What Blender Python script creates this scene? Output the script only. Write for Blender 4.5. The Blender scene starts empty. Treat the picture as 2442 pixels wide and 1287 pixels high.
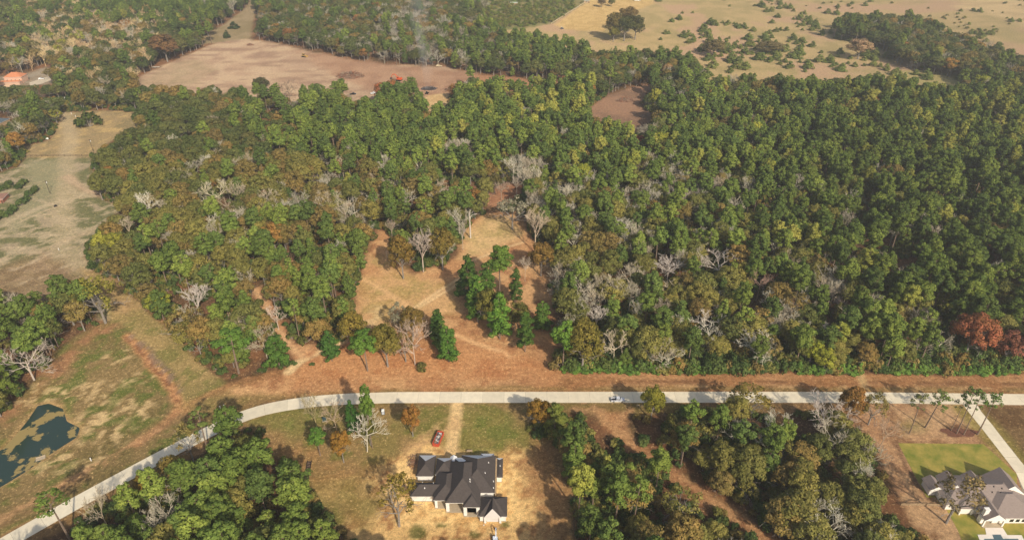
import bpy, bmesh, math, random
import numpy as np
from mathutils import Vector, Matrix

random.seed(7)
RNG = np.random.default_rng(11)
R = math.radians
scn = bpy.context.scene
col = scn.collection

# ------------------------------------------------------------------ camera
CAM_H, PITCH, FPX, CX, CY = 200.0, R(32.0), 1628.0, 1221.0, 643.5
cd = bpy.data.cameras.new('camera')
cd.sensor_width = 36.0
cd.lens = FPX / 2442.0 * 36.0
cd.clip_start = 1.0
cd.clip_end = 20000.0
cam = bpy.data.objects.new('camera', cd)
cam.location = (0, 0, CAM_H)
cam.rotation_euler = (math.pi / 2 - PITCH, 0, 0)
col.objects.link(cam)
scn.camera = cam

# ------------------------------------------------------------------ sky, sun, exposure
SUN_EL, SUN_AZ = R(35.0), math.atan2(0.45, -0.89)      # azimuth measured from +Y towards +X
w = bpy.data.worlds.new('World')
scn.world = w
w.use_nodes = True
wn = w.node_tree.nodes
wn.clear()
sky = wn.new('ShaderNodeTexSky')
sky.sky_type = 'NISHITA'
sky.sun_disc = False
sky.sun_elevation = SUN_EL
sky.sun_rotation = SUN_AZ
sky.air_density = 1.2
sky.dust_density = 3.0
bg = wn.new('ShaderNodeBackground')
bg.inputs['Strength'].default_value = 0.13
wo = wn.new('ShaderNodeOutputWorld')
w.node_tree.links.new(sky.outputs[0], bg.inputs['Color'])
w.node_tree.links.new(bg.outputs[0], wo.inputs['Surface'])
sl = bpy.data.lights.new('sun', 'SUN')
sl.energy = 4.4
sl.angle = R(1.1)
sl.color = (1.0, 0.90, 0.74)
sun = bpy.data.objects.new('sun', sl)
d = Vector((math.sin(SUN_AZ) * math.cos(SUN_EL), math.cos(SUN_AZ) * math.cos(SUN_EL), math.sin(SUN_EL)))
sun.rotation_euler = d.to_track_quat('Z', 'Y').to_euler()
sun.location = (60, -120, 260)
col.objects.link(sun)
scn.view_settings.view_transform = 'Standard'
scn.view_settings.look = 'None'
scn.view_settings.gamma = 1.0
scn.view_settings.exposure = 0.0
scn.render.engine = 'CYCLES'
scn.cycles.use_denoising = True
scn.cycles.max_bounces = 6
scn.cycles.diffuse_bounces = 3
scn.cycles.glossy_bounces = 2
scn.cycles.transmission_bounces = 4
scn.cycles.volume_bounces = 0
scn.cycles.sample_clamp_indirect = 4.0

# ------------------------------------------------------------------ pixel <-> ground
cp, sp = math.cos(PITCH), math.sin(PITCH)

def G(px, py, z=0.0):
    """point where the photograph's pixel (2442 x 1287 frame) meets the height z"""
    u, v = (px - CX) / FPX, (py - CY) / FPX
    dx, dy, dz = u, cp - v * sp, -sp - v * cp
    t = (CAM_H - z) / -dz
    return (dx * t, dy * t)

def G3(px, py, z=0.0):
    x, y = G(px, py, z)
    return Vector((x, y, z))

def PX(x, y, z=0.0):
    h = z - CAM_H
    depth = y * cp - h * sp
    up = y * sp + h * cp
    return CX + FPX * x / depth, CY - FPX * up / depth

def height_of(bx, by, ty):
    """height of an upright thing with its base at pixel by and its top at pixel row ty"""
    x, y = G(bx, by)
    v = (ty - CY) / FPX
    slope = (sp + v * cp) / (cp - v * sp)
    return CAM_H - y * slope

def scale_at(px, py):
    x, y = G(px, py)
    return FPX / (y * cp + CAM_H * sp)

def S(r, g, b):
    f = lambda c: (c / 255 / 12.92) if c / 255 <= 0.04045 else ((c / 255 + 0.055) / 1.055) ** 2.4
    return (f(r), f(g), f(b))

# ------------------------------------------------------------------ numpy noise
def vnoise(x, y, seed=0):
    xi, yi = np.floor(x).astype(np.int64), np.floor(y).astype(np.int64)
    xf, yf = x - xi, y - yi
    def hsh(a, b):
        h = (a * 374761393 + b * 668265263 + seed * 974711) & 0xffffffff
        h = ((h ^ (h >> 13)) * 1274126177) & 0xffffffff
        return ((h ^ (h >> 16)) & 0xffff) / 65535.0
    u, v = xf * xf * (3 - 2 * xf), yf * yf * (3 - 2 * yf)
    a, b, c, d_ = hsh(xi, yi), hsh(xi + 1, yi), hsh(xi, yi + 1), hsh(xi + 1, yi + 1)
    return (a * (1 - u) + b * u) * (1 - v) + (c * (1 - u) + d_ * u) * v

def fbm(x, y, scale, seed=0, octs=4):
    s, amp, tot = 0.0, 1.0, 0.0
    x, y = np.asarray(x, float) / scale, np.asarray(y, float) / scale
    for k in range(octs):
        s = s + amp * vnoise(x + 17.3 * k, y - 9.1 * k, seed + k)
        tot += amp
        amp *= 0.55
        x, y = x * 2.03, y * 2.03
    return s / tot

def inside(px, py, poly):
    px, py = np.asarray(px, float), np.asarray(py, float)
    res = np.zeros(px.shape, bool)
    n = len(poly)
    j = n - 1
    for i in range(n):
        xi, yi = poly[i]
        xj, yj = poly[j]
        if yi != yj:
            c = ((yi > py) != (yj > py)) & (px < (xj - xi) * (py - yi) / (yj - yi) + xi)
            res ^= c
        j = i
    return res

def inside1(px, py, poly):
    r = False
    j = len(poly) - 1
    for i in range(len(poly)):
        (xi, yi), (xj, yj) = poly[i], poly[j]
        if (yi > py) != (yj > py) and px < (xj - xi) * (py - yi) / (yj - yi) + xi:
            r = not r
        j = i
    return r

def seg_dist(x, y, pts, closed=False):
    dmin = np.full(x.shape, 1e9)
    m = len(pts)
    for i in range(m if closed else m - 1):
        ax, ay = pts[i]
        bx, by = pts[(i + 1) % m]
        lx, ly = bx - ax, by - ay
        L = lx * lx + ly * ly + 1e-9
        t = np.clip(((x - ax) * lx + (y - ay) * ly) / L, 0, 1)
        dmin = np.minimum(dmin, np.hypot(x - ax - t * lx, y - ay - t * ly))
    return dmin

# ------------------------------------------------------------------ materials
MATS = {}

def new_mat(name):
    m = bpy.data.materials.new(name)
    m.use_nodes = True
    nt = m.node_tree
    nt.nodes.clear()
    out = nt.nodes.new('ShaderNodeOutputMaterial')
    return m, nt, out

def pm(name, rgb, rough=0.8, noise=0.0, nscale=1.0, metal=0.0, bump=0.0, bscale=8.0, spec=0.3, rgb2=None):
    """procedural principled material: two tones mixed by noise, plus fine bump"""
    if name in MATS:
        return MATS[name]
    m, nt, out = new_mat(name)
    N, L = nt.nodes, nt.links
    b = N.new('ShaderNodeBsdfPrincipled')
    b.inputs['Roughness'].default_value = rough
    b.inputs['Metallic'].default_value = metal
    b.inputs['Specular IOR Level'].default_value = spec
    tc = N.new('ShaderNodeTexCoord')
    if noise > 0 or rgb2:
        nz = N.new('ShaderNodeTexNoise')
        nz.inputs['Scale'].default_value = nscale
        nz.inputs['Detail'].default_value = 6
        nz.inputs['Roughness'].default_value = 0.65
        L.new(tc.outputs['Object'], nz.inputs['Vector'])
        mx = N.new('ShaderNodeMix')
        mx.data_type = 'RGBA'
        c2 = rgb2 or tuple(c * (1 + noise) for c in rgb)
        c1 = rgb if rgb2 else tuple(c * (1 - noise) for c in rgb)
        mx.inputs[6].default_value = (*c1, 1)
        mx.inputs[7].default_value = (*c2, 1)
        rp = N.new('ShaderNodeMapRange')
        rp.inputs[1].default_value = 0.3
        rp.inputs[2].default_value = 0.7
        L.new(nz.outputs[0], rp.inputs[0])
        L.new(rp.outputs[0], mx.inputs[0])
        L.new(mx.outputs[2], b.inputs['Base Color'])
    else:
        b.inputs['Base Color'].default_value = (*rgb, 1)
    if bump > 0:
        nb = N.new('ShaderNodeTexNoise')
        nb.inputs['Scale'].default_value = bscale
        nb.inputs['Detail'].default_value = 4
        L.new(tc.outputs['Object'], nb.inputs['Vector'])
        bp = N.new('ShaderNodeBump')
        bp.inputs['Strength'].default_value = bump
        bp.inputs['Distance'].default_value = 0.1
        L.new(nb.outputs[0], bp.inputs['Height'])
        L.new(bp.outputs[0], b.inputs['Normal'])
    L.new(b.outputs[0], out.inputs['Surface'])
    MATS[name] = m
    return m

def leaf_mat(name, var=0.42, translucent=0.25, sat=1.0):
    m, nt, out = new_mat(name)
    N, L = nt.nodes, nt.links
    at = N.new('ShaderNodeAttribute')
    at.attribute_type = 'INSTANCER'
    at.attribute_name = 'tint'
    lv = N.new('ShaderNodeAttribute')
    lv.attribute_type = 'GEOMETRY'
    lv.attribute_name = 'lv'
    mr = N.new('ShaderNodeMapRange')
    mr.inputs[3].default_value = 1 - var
    mr.inputs[4].default_value = 1 + var
    L.new(lv.outputs['Fac'], mr.inputs[0])
    mul = N.new('ShaderNodeVectorMath')
    mul.operation = 'SCALE'
    L.new(at.outputs['Vector'], mul.inputs[0])
    L.new(mr.outputs[0], mul.inputs['Scale'])
    hs = N.new('ShaderNodeHueSaturation')
    hm = N.new('ShaderNodeMapRange')
    hm.inputs[3].default_value = 0.515
    hm.inputs[4].default_value = 0.485
    L.new(lv.outputs['Fac'], hm.inputs[0])
    L.new(hm.outputs[0], hs.inputs['Hue'])
    hs.inputs['Saturation'].default_value = sat
    L.new(mul.outputs[0], hs.inputs['Color'])
    df = N.new('ShaderNodeBsdfDiffuse')
    tr = N.new('ShaderNodeBsdfTranslucent')
    mx = N.new('ShaderNodeMixShader')
    mx.inputs[0].default_value = translucent
    L.new(hs.outputs[0], df.inputs['Color'])
    L.new(hs.outputs[0], tr.inputs['Color'])
    L.new(df.outputs[0], mx.inputs[1])
    L.new(tr.outputs[0], mx.inputs[2])
    L.new(mx.outputs[0], out.inputs['Surface'])
    return m

def twig_mat(name):
    m, nt, out = new_mat(name)
    N, L = nt.nodes, nt.links
    at = N.new('ShaderNodeAttribute')
    at.attribute_type = 'INSTANCER'
    at.attribute_name = 'tint'
    df = N.new('ShaderNodeBsdfDiffuse')
    L.new(at.outputs['Vector'], df.inputs['Color'])
    L.new(df.outputs[0], out.inputs['Surface'])
    return m

LEAF = leaf_mat('leaves')
NEEDLE = leaf_mat('needles', 0.36, 0.2, .94)
TWIG = twig_mat('twigs')
BARK_P = pm('pine_bark', (0.23, 0.165, 0.12), 0.95, 0.35, 3.0)
BARK_O = pm('oak_bark', (0.27, 0.235, 0.20), 0.95, 0.35, 3.0)
BARK_D = pm('dead_bark', (0.62, 0.54, 0.46), 0.95, 0.2, 2.0)

# ------------------------------------------------------------------ mesh helpers
class MB:
    def __init__(self):
        self.v, self.f, self.mi = [], [], []
    def face(self, pts, mi=0):
        k = len(self.v)
        self.v += [tuple(p) for p in pts]
        self.f.append(tuple(range(k, k + len(pts))))
        self.mi.append(mi)
        return self
    def box(self, c, s, rz=0.0, mi=0, taper=1.0, tilt=None):
        k = len(self.v)
        ca, sa = math.cos(rz), math.sin(rz)
        for z in (-0.5, 0.5):
            t = taper if z > 0 else 1.0
            for x, y in ((-.5, -.5), (.5, -.5), (.5, .5), (-.5, .5)):
                p = Vector((x * s[0] * t, y * s[1] * t, z * s[2]))
                if tilt is not None:
                    p = tilt @ p
                self.v.append((c[0] + p.x * ca - p.y * sa, c[1] + p.x * sa + p.y * ca, c[2] + p.z))
        for q in ((0, 3, 2, 1), (4, 5, 6, 7), (0, 1, 5, 4), (1, 2, 6, 5), (2, 3, 7, 6), (3, 0, 4, 7)):
            self.f.append(tuple(k + i for i in q))
            self.mi.append(mi)
        return self
    def tube(self, p0, p1, r0, r1, n=6, cap=True, mi=0):
        p0, p1 = Vector(p0), Vector(p1)
        ax = (p1 - p0)
        if ax.length < 1e-6:
            return self
        q = ax.to_track_quat('Z', 'Y')
        k = len(self.v)
        for p, r in ((p0, r0), (p1, r1)):
            for i in range(n):
                a = 2 * math.pi * i / n
                self.v.append(tuple(p + q @ Vector((math.cos(a) * r, math.sin(a) * r, 0))))
        for i in range(n):
            j = (i + 1) % n
            self.f.append((k + i, k + j, k + n + j, k + n + i))
            self.mi.append(mi)
        if cap:
            self.f.append(tuple(k + n + i for i in range(n)))
            self.f.append(tuple(k + n - 1 - i for i in range(n)))
            self.mi += [mi, mi]
        return self
    def prism(self, pts, z0, z1, mi=0):
        """pts counter-clockwise in plan"""
        k, n = len(self.v), len(pts)
        for z in (z0, z1):
            self.v += [(p[0], p[1], z) for p in pts]
        for i in range(n):
            j = (i + 1) % n
            self.f.append((k + i, k + j, k + n + j, k + n + i))
            self.mi.append(mi)
        self.f.append(tuple(k + n + i for i in range(n)))
        self.f.append(tuple(k + n - 1 - i for i in range(n)))
        self.mi += [mi, mi]
        return self
    def profile(self, pts, w, mi=0):
        """side outline in x-z extruded over y from -w/2 to w/2 (x forward)"""
        k, n = len(self.v), len(pts)
        for y in (-w / 2, w / 2):
            self.v += [(p[0], y, p[1]) for p in pts]
        for i in range(n):
            j = (i + 1) % n
            self.f.append((k + i, k + j, k + n + j, k + n + i))
            self.mi.append(mi)
        self.f.append(tuple(k + n + i for i in range(n)))
        self.f.append(tuple(k + n - 1 - i for i in range(n)))
        self.mi += [mi, mi]
        return self
    def mesh(self, name, mats, smooth=False):
        me = bpy.data.meshes.new(name)
        me.from_pydata(self.v, [], self.f)
        for m in (mats if isinstance(mats, (list, tuple)) else [mats]):
            me.materials.append(m)
        if max(self.mi, default=0) > 0:
            me.polygons.foreach_set('material_index', self.mi)
        if smooth:
            me.polygons.foreach_set('use_smooth', [True] * len(self.f))
        me.update()
        return me
    def obj(self, name, mats, parent=None, smooth=False):
        return link(name, self.mesh(name, mats, smooth), parent)

def link(name, me, parent=None):
    o = bpy.data.objects.new(name, me)
    col.objects.link(o)
    if parent is not None:
        o.parent = parent
    return o

def thing(name, label, cat, loc=(0, 0, 0), rz=0.0, group=None):
    o = bpy.data.objects.new(name, None)
    o.empty_display_size = 0.5
    col.objects.link(o)
    o.location = loc
    o.rotation_euler = (0, 0, rz)
    return tag(o, label, cat, group)

def tag(o, label, cat, group=None):
    o['label'] = label
    o['category'] = cat
    if group:
        o['group'] = group
    return o

def struct(o, label=None):
    o['kind'] = 'structure'
    if label:
        o['label'] = label
    return o

# ------------------------------------------------------------------ ground: where is what (pixel outlines on the ground)
P_CLEAR = [(545, 930), (690, 885), (745, 852), (815, 812), (838, 770), (848, 700), (862, 650), (872, 600), (895, 570), (903, 540), (925, 555),
           (960, 640), (990, 660), (1015, 642), (1050, 635), (1090, 612), (1100, 572), (1130, 525), (1170, 505), (1230, 505), (1262, 545),
           (1290, 600), (1318, 640), (1322, 760), (1332, 886), (1332, 915), (545, 945)]
P_VERGE_N = [(1325, 886), (2700, 894), (2700, 945), (500, 945), (440, 985), (430, 965), (545, 912), (690, 872), (900, 880)]
P_VERGE_S = [(2700, 958), (2700, 985), (2000, 985), (1500, 990), (1240, 985), (900, 980), (720, 985), (620, 1010), (420, 1110), (200, 1235), (0, 1340), (-100, 1330), (500, 1020), (720, 955), (1000, 955)]
P_BACK = [(1128, 445), (1250, 435), (1245, 470), (1205, 500), (1165, 490), (1060, 480), (1030, 472), (1040, 455)]
P_TRAIL = [(598, 690), (622, 682), (668, 760), (702, 820), (768, 828), (745, 852), (700, 856), (662, 800), (640, 760)]
P_PATCH = [(615, 604), (700, 600), (716, 638), (650, 645)]
P_STRIP = [(190, 640), (262, 662), (335, 725), (405, 795), (485, 868), (550, 922), (560, 950), (470, 990), (432, 965), (424, 905), (352, 830), (290, 775), (262, 770), (250, 700)]
P_POND = [(285, 770), (352, 830), (424, 905), (438, 975), (470, 1015), (500, 1028), (430, 1064), (325, 1120), (175, 1202), (30, 1284), (-150, 1380), (-150, 1080), (0, 1005), (60, 930), (120, 868), (172, 802), (250, 770)]
P_FIELD = [(-150, 830), (0, 772), (80, 738), (150, 715), (210, 718), (245, 765), (285, 770), (262, 690), (212, 650), (205, 615), (225, 568), (262, 520), (305, 492), (240, 476), (222, 440), (222, 375), (60, 374), (40, 400), (-100, 440)]
P_FIELD_TOP = [(150, 268), (250, 262), (345, 272), (372, 285), (300, 322), (252, 345), (222, 376), (58, 376), (58, 348), (118, 336), (135, 300)]
P_DIRT = [(318, 192), (370, 165), (450, 130), (520, 100), (560, 92), (640, 99), (720, 119), (800, 136), (880, 153), (960, 156), (1060, 161), (1130, 173), (1150, 192), (1110, 215),
          (1075, 230), (1062, 262), (1020, 262), (1000, 248), (800, 252), (600, 255), (560, 245), (440, 232), (340, 222)]
P_LANE = [(515, 102), (440, 112), (480, 85), (530, 62), (585, 20), (600, -10), (625, -10), (606, 40), (598, 92)]
P_DIRT2 = [(1402, 258), (1450, 228), (1500, 208), (1560, 202), (1550, 226), (1525, 246), (1560, 280), (1560, 318), (1480, 320), (1402, 300)]
P_STRAND = [(1128, 176), (1250, 188), (1380, 198), (1392, 216), (1250, 240), (1140, 240)]
P_PASTURE = [(1150, 62), (1160, 20), (1250, -200), (3200, -200), (3200, 330), (2500, 262), (2300, 228), (2000, 228), (1760, 218), (1690, 218), (1640, 165), (1500, 152), (1430, 158), (1270, 118), (1150, 80)]
P_OAKROW = [(1985, 95), (2010, 70), (2080, 62), (2200, 75), (2300, 120), (2442, 175), (2700, 260), (2700, 330), (2442, 262), (2340, 235), (2290, 190), (2250, 182), (2150, 165), (2090, 118)]
P_LOT = [(588, 1000), (640, 982), (720, 965), (1285, 962), (1262, 1030), (1335, 1062), (1362, 1100), (1372, 1200), (1372, 1420), (900, 1420), (880, 1330), (800, 1268), (745, 1195), (715, 1140), (650, 1075)]
P_TRAIL2 = [(1415, 980), (1505, 980), (1484, 1016), (1556, 1084), (1646, 1144), (1736, 1202), (1824, 1260), (1945, 1340), (1850, 1340), (1742, 1250), (1640, 1180), (1556, 1118), (1468, 1056), (1440, 1020)]
P_GREY = [(1985, 960), (2800, 960), (2800, 1420), (2230, 1420), (2210, 1300), (2172, 1235), (2150, 1200), (2122, 1150), (2085, 1065), (2000, 1030)]
P_HOUSE_TL = [(-40, 215), (130, 200), (150, 175), (110, 160), (60, 175), (-40, 190)]
P_CURVE = [(380, 1075), (430, 960), (545, 905), (700, 930), (640, 985), (500, 1035)]
OPEN = [P_CURVE, P_CLEAR, P_VERGE_N, P_VERGE_S, P_BACK, P_TRAIL, P_PATCH, P_STRIP, P_POND, P_FIELD, P_FIELD_TOP, P_DIRT, P_LANE, P_DIRT2, P_STRAND, P_LOT, P_TRAIL2, P_GREY, P_HOUSE_TL]

P_WATER = [(-80, 1200), (0, 1150), (34, 1130), (78, 1094), (150, 1056), (186, 1028), (182, 1012), (152, 1004), (142, 984), (112, 976), (84, 994), (66, 1030), (30, 1058), (0, 1078), (-80, 1125)]
P_BOWL = [(-90, 1212), (0, 1164), (60, 1128), (122, 1084), (190, 1040), (198, 1014), (166, 998), (156, 968), (120, 954), (84, 962), (58, 1000), (28, 1036), (0, 1066), (-90, 1110)]
def to_world(poly, z=0.0):
    return [G(px, py, z) for px, py in poly]
BOWL_W = to_world(P_BOWL)

def gh(x, y):
    """ground height: flat land, with the pond's bowl and the washed-out gully"""
    x, y = np.asarray(x, float), np.asarray(y, float)
    ins = inside(x, y, BOWL_W)
    dd = seg_dist(x, y, BOWL_W, True)
    h = np.where(ins, -np.minimum(dd * 0.42, 2.2), 0.0)
    gd = seg_dist(x, y, GULLY)
    return h - 0.7 * np.exp(-(gd / 1.3) ** 2)
GULLY = to_world([(300, 800), (322, 822), (352, 855), (385, 893), (412, 930), (430, 962), (418, 985), (380, 1020), (330, 1056)])

def axis(parts):
    a = []
    for lo, hi, st in parts:
        a += list(np.arange(lo, hi, st))
    a.append(parts[-1][1])
    return np.array(a)

gx_ = axis([(-4000, -1000, 500), (-1000, -560, 22), (-560, -380, 4), (-380, -160, 1.6), (-160, 160, 1.15), (160, 380, 1.8), (380, 560, 4), (560, 1000, 22), (1000, 4001, 500)])
gy_ = axis([(-1200, 90, 160), (90, 120, 5), (120, 300, 1.15), (300, 470, 1.8), (470, 700, 3.2), (700, 1150, 7), (1150, 1600, 60), (1600, 9001, 600)])
XX, YY = np.meshgrid(gx_, gy_)
ZZ = gh(XX, YY)
QX, QY = PX(XX, np.maximum(YY, 40.0), 0.0)

def lerp(a, b, t):
    return a + (b - a) * t[..., None]
def ss(a, b, t):
    u = np.clip((t - a) / (b - a), 0, 1)
    return u * u * (3 - 2 * u)

n_big, n_mid, n_small, n_fine = (fbm(XX, YY, s_, k, 4) for s_, k in ((60, 1), (17, 5), (6, 9), (2.6, 13)))
C = np.empty(XX.shape + (3,))
C[:] = S(104, 76, 55)
C = lerp(C, np.array(S(128, 88, 60)), ss(.42, .62, n_mid))
C = lerp(C, np.array(S(78, 66, 44)), ss(.5, .7, n_small) * .7)
n_str = fbm(XX / 4.0, YY, 7, 41, 4)
n_patch = fbm(XX, YY * 1.4, 6.5, 47, 4)
DXN, DYN = (fbm(XX, YY, 9, 31, 3) - .5), (fbm(XX, YY, 9, 37, 3) - .5)

def paint(poly, c1, c2, nz, lo, hi, soft=1.5, wob=3.0, alpha=1.0, c3=None, nz3=None, lo3=.5, hi3=.65):
    global C
    pw = to_world(poly)
    x, y = XX + DXN * wob * 2, YY + DYN * wob * 2
    xs, ys = [p[0] for p in pw], [p[1] for p in pw]
    near = (x > min(xs) - 8) & (x < max(xs) + 8) & (y > min(ys) - 8) & (y < max(ys) + 8)
    xn, yn = x[near], y[near]
    sd = seg_dist(xn, yn, pw, True) * np.where(inside(xn, yn, pw), 1, -1)
    a = ss(-soft, soft, sd) * alpha
    base = lerp(np.broadcast_to(np.array(S(*c1)), a.shape + (3,)), np.array(S(*c2)), ss(lo, hi, nz[near]))
    if c3:
        base = lerp(base, np.array(S(*c3)), ss(lo3, hi3, nz3[near]))
    C[near] = lerp(C[near], base, a)

def stroke(pts, width, c, alpha=.8, wob=.6, soft=.8, brk=None, blo=.4, bhi=.6):
    global C
    pw = to_world(pts)
    x, y = XX + DXN * wob * 2, YY + DYN * wob * 2
    xs, ys = [p[0] for p in pw], [p[1] for p in pw]
    near = (x > min(xs) - 6) & (x < max(xs) + 6) & (y > min(ys) - 6) & (y < max(ys) + 6)
    dd = seg_dist(x[near], y[near], pw)
    a = (1 - ss(width / 2 - soft * .5, width / 2 + soft, dd)) * alpha
    if brk is not None:
        a = a * ss(blo, bhi, brk[near])
    C[near] = lerp(C[near], np.broadcast_to(np.array(S(*c)), a.shape + (3,)), a)

def blob(px, py, r_m, c, alpha=.7, sx=1.0, brk=None, blo=.4, bhi=.6):
    global C
    x0, y0 = G(px, py)
    q = np.hypot((XX + DXN * 6 - x0) / sx, YY + DYN * 6 - y0) / r_m
    a = (1 - ss(.55, 1.05, q)) * alpha
    if brk is not None:
        a = a * ss(blo, bhi, brk)
    C = lerp(C, np.array(S(*c)), a)

paint(P_PASTURE, (182, 156, 110), (164, 144, 98), n_mid, .4, .62, 4, 4, 1, (184, 150, 116), n_big, .52, .64)
paint([(1322, 60), (1400, 4), (1420, -60), (1560, -60), (1560, 10), (1470, 40), (1440, 75), (1350, 72)], (206, 172, 114), (190, 156, 100), n_small, .4, .6, 3, 3)
paint([(1150, 75), (1155, 15), (1330, -80), (1420, -80), (1402, 2), (1318, 56), (1240, 70)], (110, 112, 66), (134, 122, 78), n_small, .4, .6, 3, 3)
paint([(2290, 20), (2442, 60), (2700, 130), (2700, -60), (2200, -60)], (206, 176, 128), (184, 156, 112), n_mid, .4, .62, 6, 5, .9)
paint([(2110, 175), (2200, 200), (2330, 215), (2300, 185), (2190, 165)], (176, 160, 104), (166, 150, 96), n_mid, .4, .6, 3, 2)
paint(P_DIRT, (172, 142, 116), (186, 158, 128), n_mid, .38, .6, 3, 4, 1, (152, 123, 101), n_str, .52, .68)
paint([(700, 120), (960, 158), (1130, 173), (1150, 192), (1070, 235), (900, 225), (800, 180)], (150, 112, 88), (164, 126, 100), n_mid, .4, .6, 8, 6, .85)
paint([(330, 200), (420, 150), (480, 140), (520, 165), (440, 215)], (150, 132, 100), (172, 146, 116), n_small, .4, .6, 5, 6, .6)
paint(P_LANE, (132, 116, 84), (150, 130, 100), n_mid, .4, .6, 2, 2)
paint(P_DIRT2, (132, 102, 82), (152, 116, 92), n_mid, .4, .62, 3, 3)
paint(P_STRAND, (164, 120, 88), (146, 106, 76), n_small, .4, .6, 3, 4)
paint([(1015, 228), (1065, 222), (1080, 240), (1062, 268), (1005, 264)], (206, 174, 126), (190, 156, 110), n_small, .4, .6, 2, 2)
paint(P_HOUSE_TL, (150, 136, 118), (136, 118, 96), n_small, .4, .6, 3, 3)
paint(P_FIELD, (164, 148, 118), (152, 136, 110), n_mid, .4, .6, 2.5, 3, 1, (104, 104, 70), n_patch, .43, .51)
paint([(-150, 720), (0, 640), (110, 600), (190, 640), (200, 690), (100, 735), (0, 770), (-150, 830)], (130, 104, 78), (150, 124, 94), n_small, .42, .6, 6, 5, .8)
paint([(70, 385), (150, 380), (150, 450), (110, 500), (20, 560), (60, 450)], (126, 124, 92), (150, 140, 108), n_patch, .44, .54, 6, 6, .75)
paint(P_FIELD_TOP, (150, 128, 92), (132, 116, 82), n_mid, .4, .6, 2.5, 3, 1, (176, 148, 100), n_small, .54, .66)
stroke([(150, 262), (168, 320), (162, 372), (158, 440), (150, 520), (150, 600), (205, 640)], 9, (178, 158, 126), .6, 2.5, 5)
for q in range(16):
    a_, b_ = RNG.uniform(-20, 250), RNG.uniform(430, 690)
    d_ = RNG.uniform(-.5, .25)
    stroke([(a_ - 60, b_ - 60 * d_ + 8 * RNG.normal()), (a_, b_), (a_ + 60, b_ + 60 * d_ + 8 * RNG.normal())] if b_ < 640 or a_ < 120 else [(0, 600), (60, 590)], 1.6, (186, 164, 134), .7, 2, 1.4, n_small, .4, .5)
stroke([(0, 540), (80, 500), (140, 480)], 4, (190, 168, 138), .6, 2, 3)
stroke([(160, 420), (200, 450), (280, 478)], 4, (186, 156, 128), .7, 2, 3)
stroke([(0, 620), (90, 600), (160, 570), (260, 540)], 4, (184, 160, 130), .6, 3, 3, n_small)
paint(P_STRIP, (156, 132, 86), (140, 122, 76), n_mid, .4, .6, 1.5, 1.5, 1, (122, 114, 64), n_small, .52, .66)
paint([(195, 645), (262, 662), (330, 735), (300, 760), (262, 720)], (176, 142, 100), (166, 134, 92), n_small, .4, .6, 4, 3, .8)
paint(P_POND, (116, 100, 62), (132, 110, 72), n_mid, .4, .6, 2, 2.5, 1, (98, 102, 50), n_small, .49, .62)
paint([(240, 770), (285, 770), (200, 830), (110, 930), (10, 1020), (0, 1000), (120, 868)], (158, 112, 80), (136, 104, 70), n_small, .4, .6, 3, 3, .8)
for bx_, by_, rr, sx_ in ((290, 1000, 9, 1.5), (230, 1010, 8, 1.6), (170, 1100, 9, 1.8), (330, 905, 7, 1.2), (110, 940, 8, 1.8), (270, 960, 7, 1.5), (350, 970, 5, 1), (200, 930, 8, 1.7), (270, 1040, 6, 1.4), (150, 1075, 6, 1.6), (270, 850, 6, 1.2)):
    blob(bx_, by_, rr * 1.15, (204, 174, 126), .62, sx_, n_fine, .50, .58)
for bx_, by_, rr in ((240, 860, 9), (320, 940, 9), (210, 1120, 8), (180, 900, 8), (260, 800, 6), (300, 1010, 6)):
    blob(bx_, by_, rr, (92, 100, 46), .7, 1.5, n_small, .4, .56)
stroke([(300, 800), (322, 822), (352, 855), (385, 893), (412, 930), (430, 962), (418, 985), (380, 1020), (330, 1056)], 3.4, (186, 134, 92), .9, 1.2, 1.6)
stroke([(312, 800), (362, 845), (402, 893), (428, 930)], 3.0, (134, 110, 92), .8, 1.2, 1.4, n_fine, .4, .52)
stroke([(300, 800), (352, 855), (412, 930), (430, 962), (400, 1003)], .9, (120, 74, 48), .9, 1.2, .8, n_fine, .42, .52)
stroke([(430, 985), (300, 1080), (150, 1165), (0, 1250)], 6, (146, 112, 78), .8, 2.5, 4, n_small, .35, .55)
stroke([(380, 1020), (250, 1100), (100, 1185), (0, 1240)], 2, (182, 140, 100), .8, 2, 1.5, n_fine, .42, .56)
paint(P_BOWL, (176, 142, 96), (150, 122, 78), n_fine, .4, .6, 1.5, 1, .95)
paint(P_VERGE_N, (164, 116, 76), (180, 132, 88), n_mid, .4, .6, 1.6, 2, 1, (138, 98, 64), n_small, .54, .68)
paint([(430, 960), (560, 920), (700, 900), (900, 925), (900, 940), (700, 945), (500, 1000)], (130, 114, 66), (146, 120, 76), n_small, .4, .6, 5, 4, .8)
stroke([(700, 936), (1200, 925), (2600, 930)], 2.5, (122, 106, 60), .75, .6, 1.5, n_mid, .3, .5)
for yy_, cc in ((899, (150, 104, 68)), (906, (140, 100, 68)), (915, (198, 154, 110)), (919, (150, 112, 74)), (892, (196, 146, 104)), (926, (186, 146, 100))):
    stroke([(900, yy_ + 1), (1500, yy_), (2000, yy_ + 2), (2600, yy_ + 6)], .9, cc, .6, .35, .7, n_mid, .42, .58)
stroke([(900, 912), (1500, 909), (2000, 912), (2600, 918)], 2.0, (128, 88, 60), .6, .5, 1.4, n_mid, .4, .6)
stroke([(900, 905), (1500, 901), (2000, 903), (2600, 908)], 1.2, (196, 150, 104), .6, .5, 1.2, n_mid, .45, .6)
stroke([(1000, 895), (1500, 896), (2442, 902)], 2.2, (196, 142, 98), .5, .5, 1.6, n_small, .4, .6)
stroke([(1400, 922), (1700, 920), (2442, 926)], 1.0, (206, 164, 116), .7, .5, 1.0, n_small, .5, .6)
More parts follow.
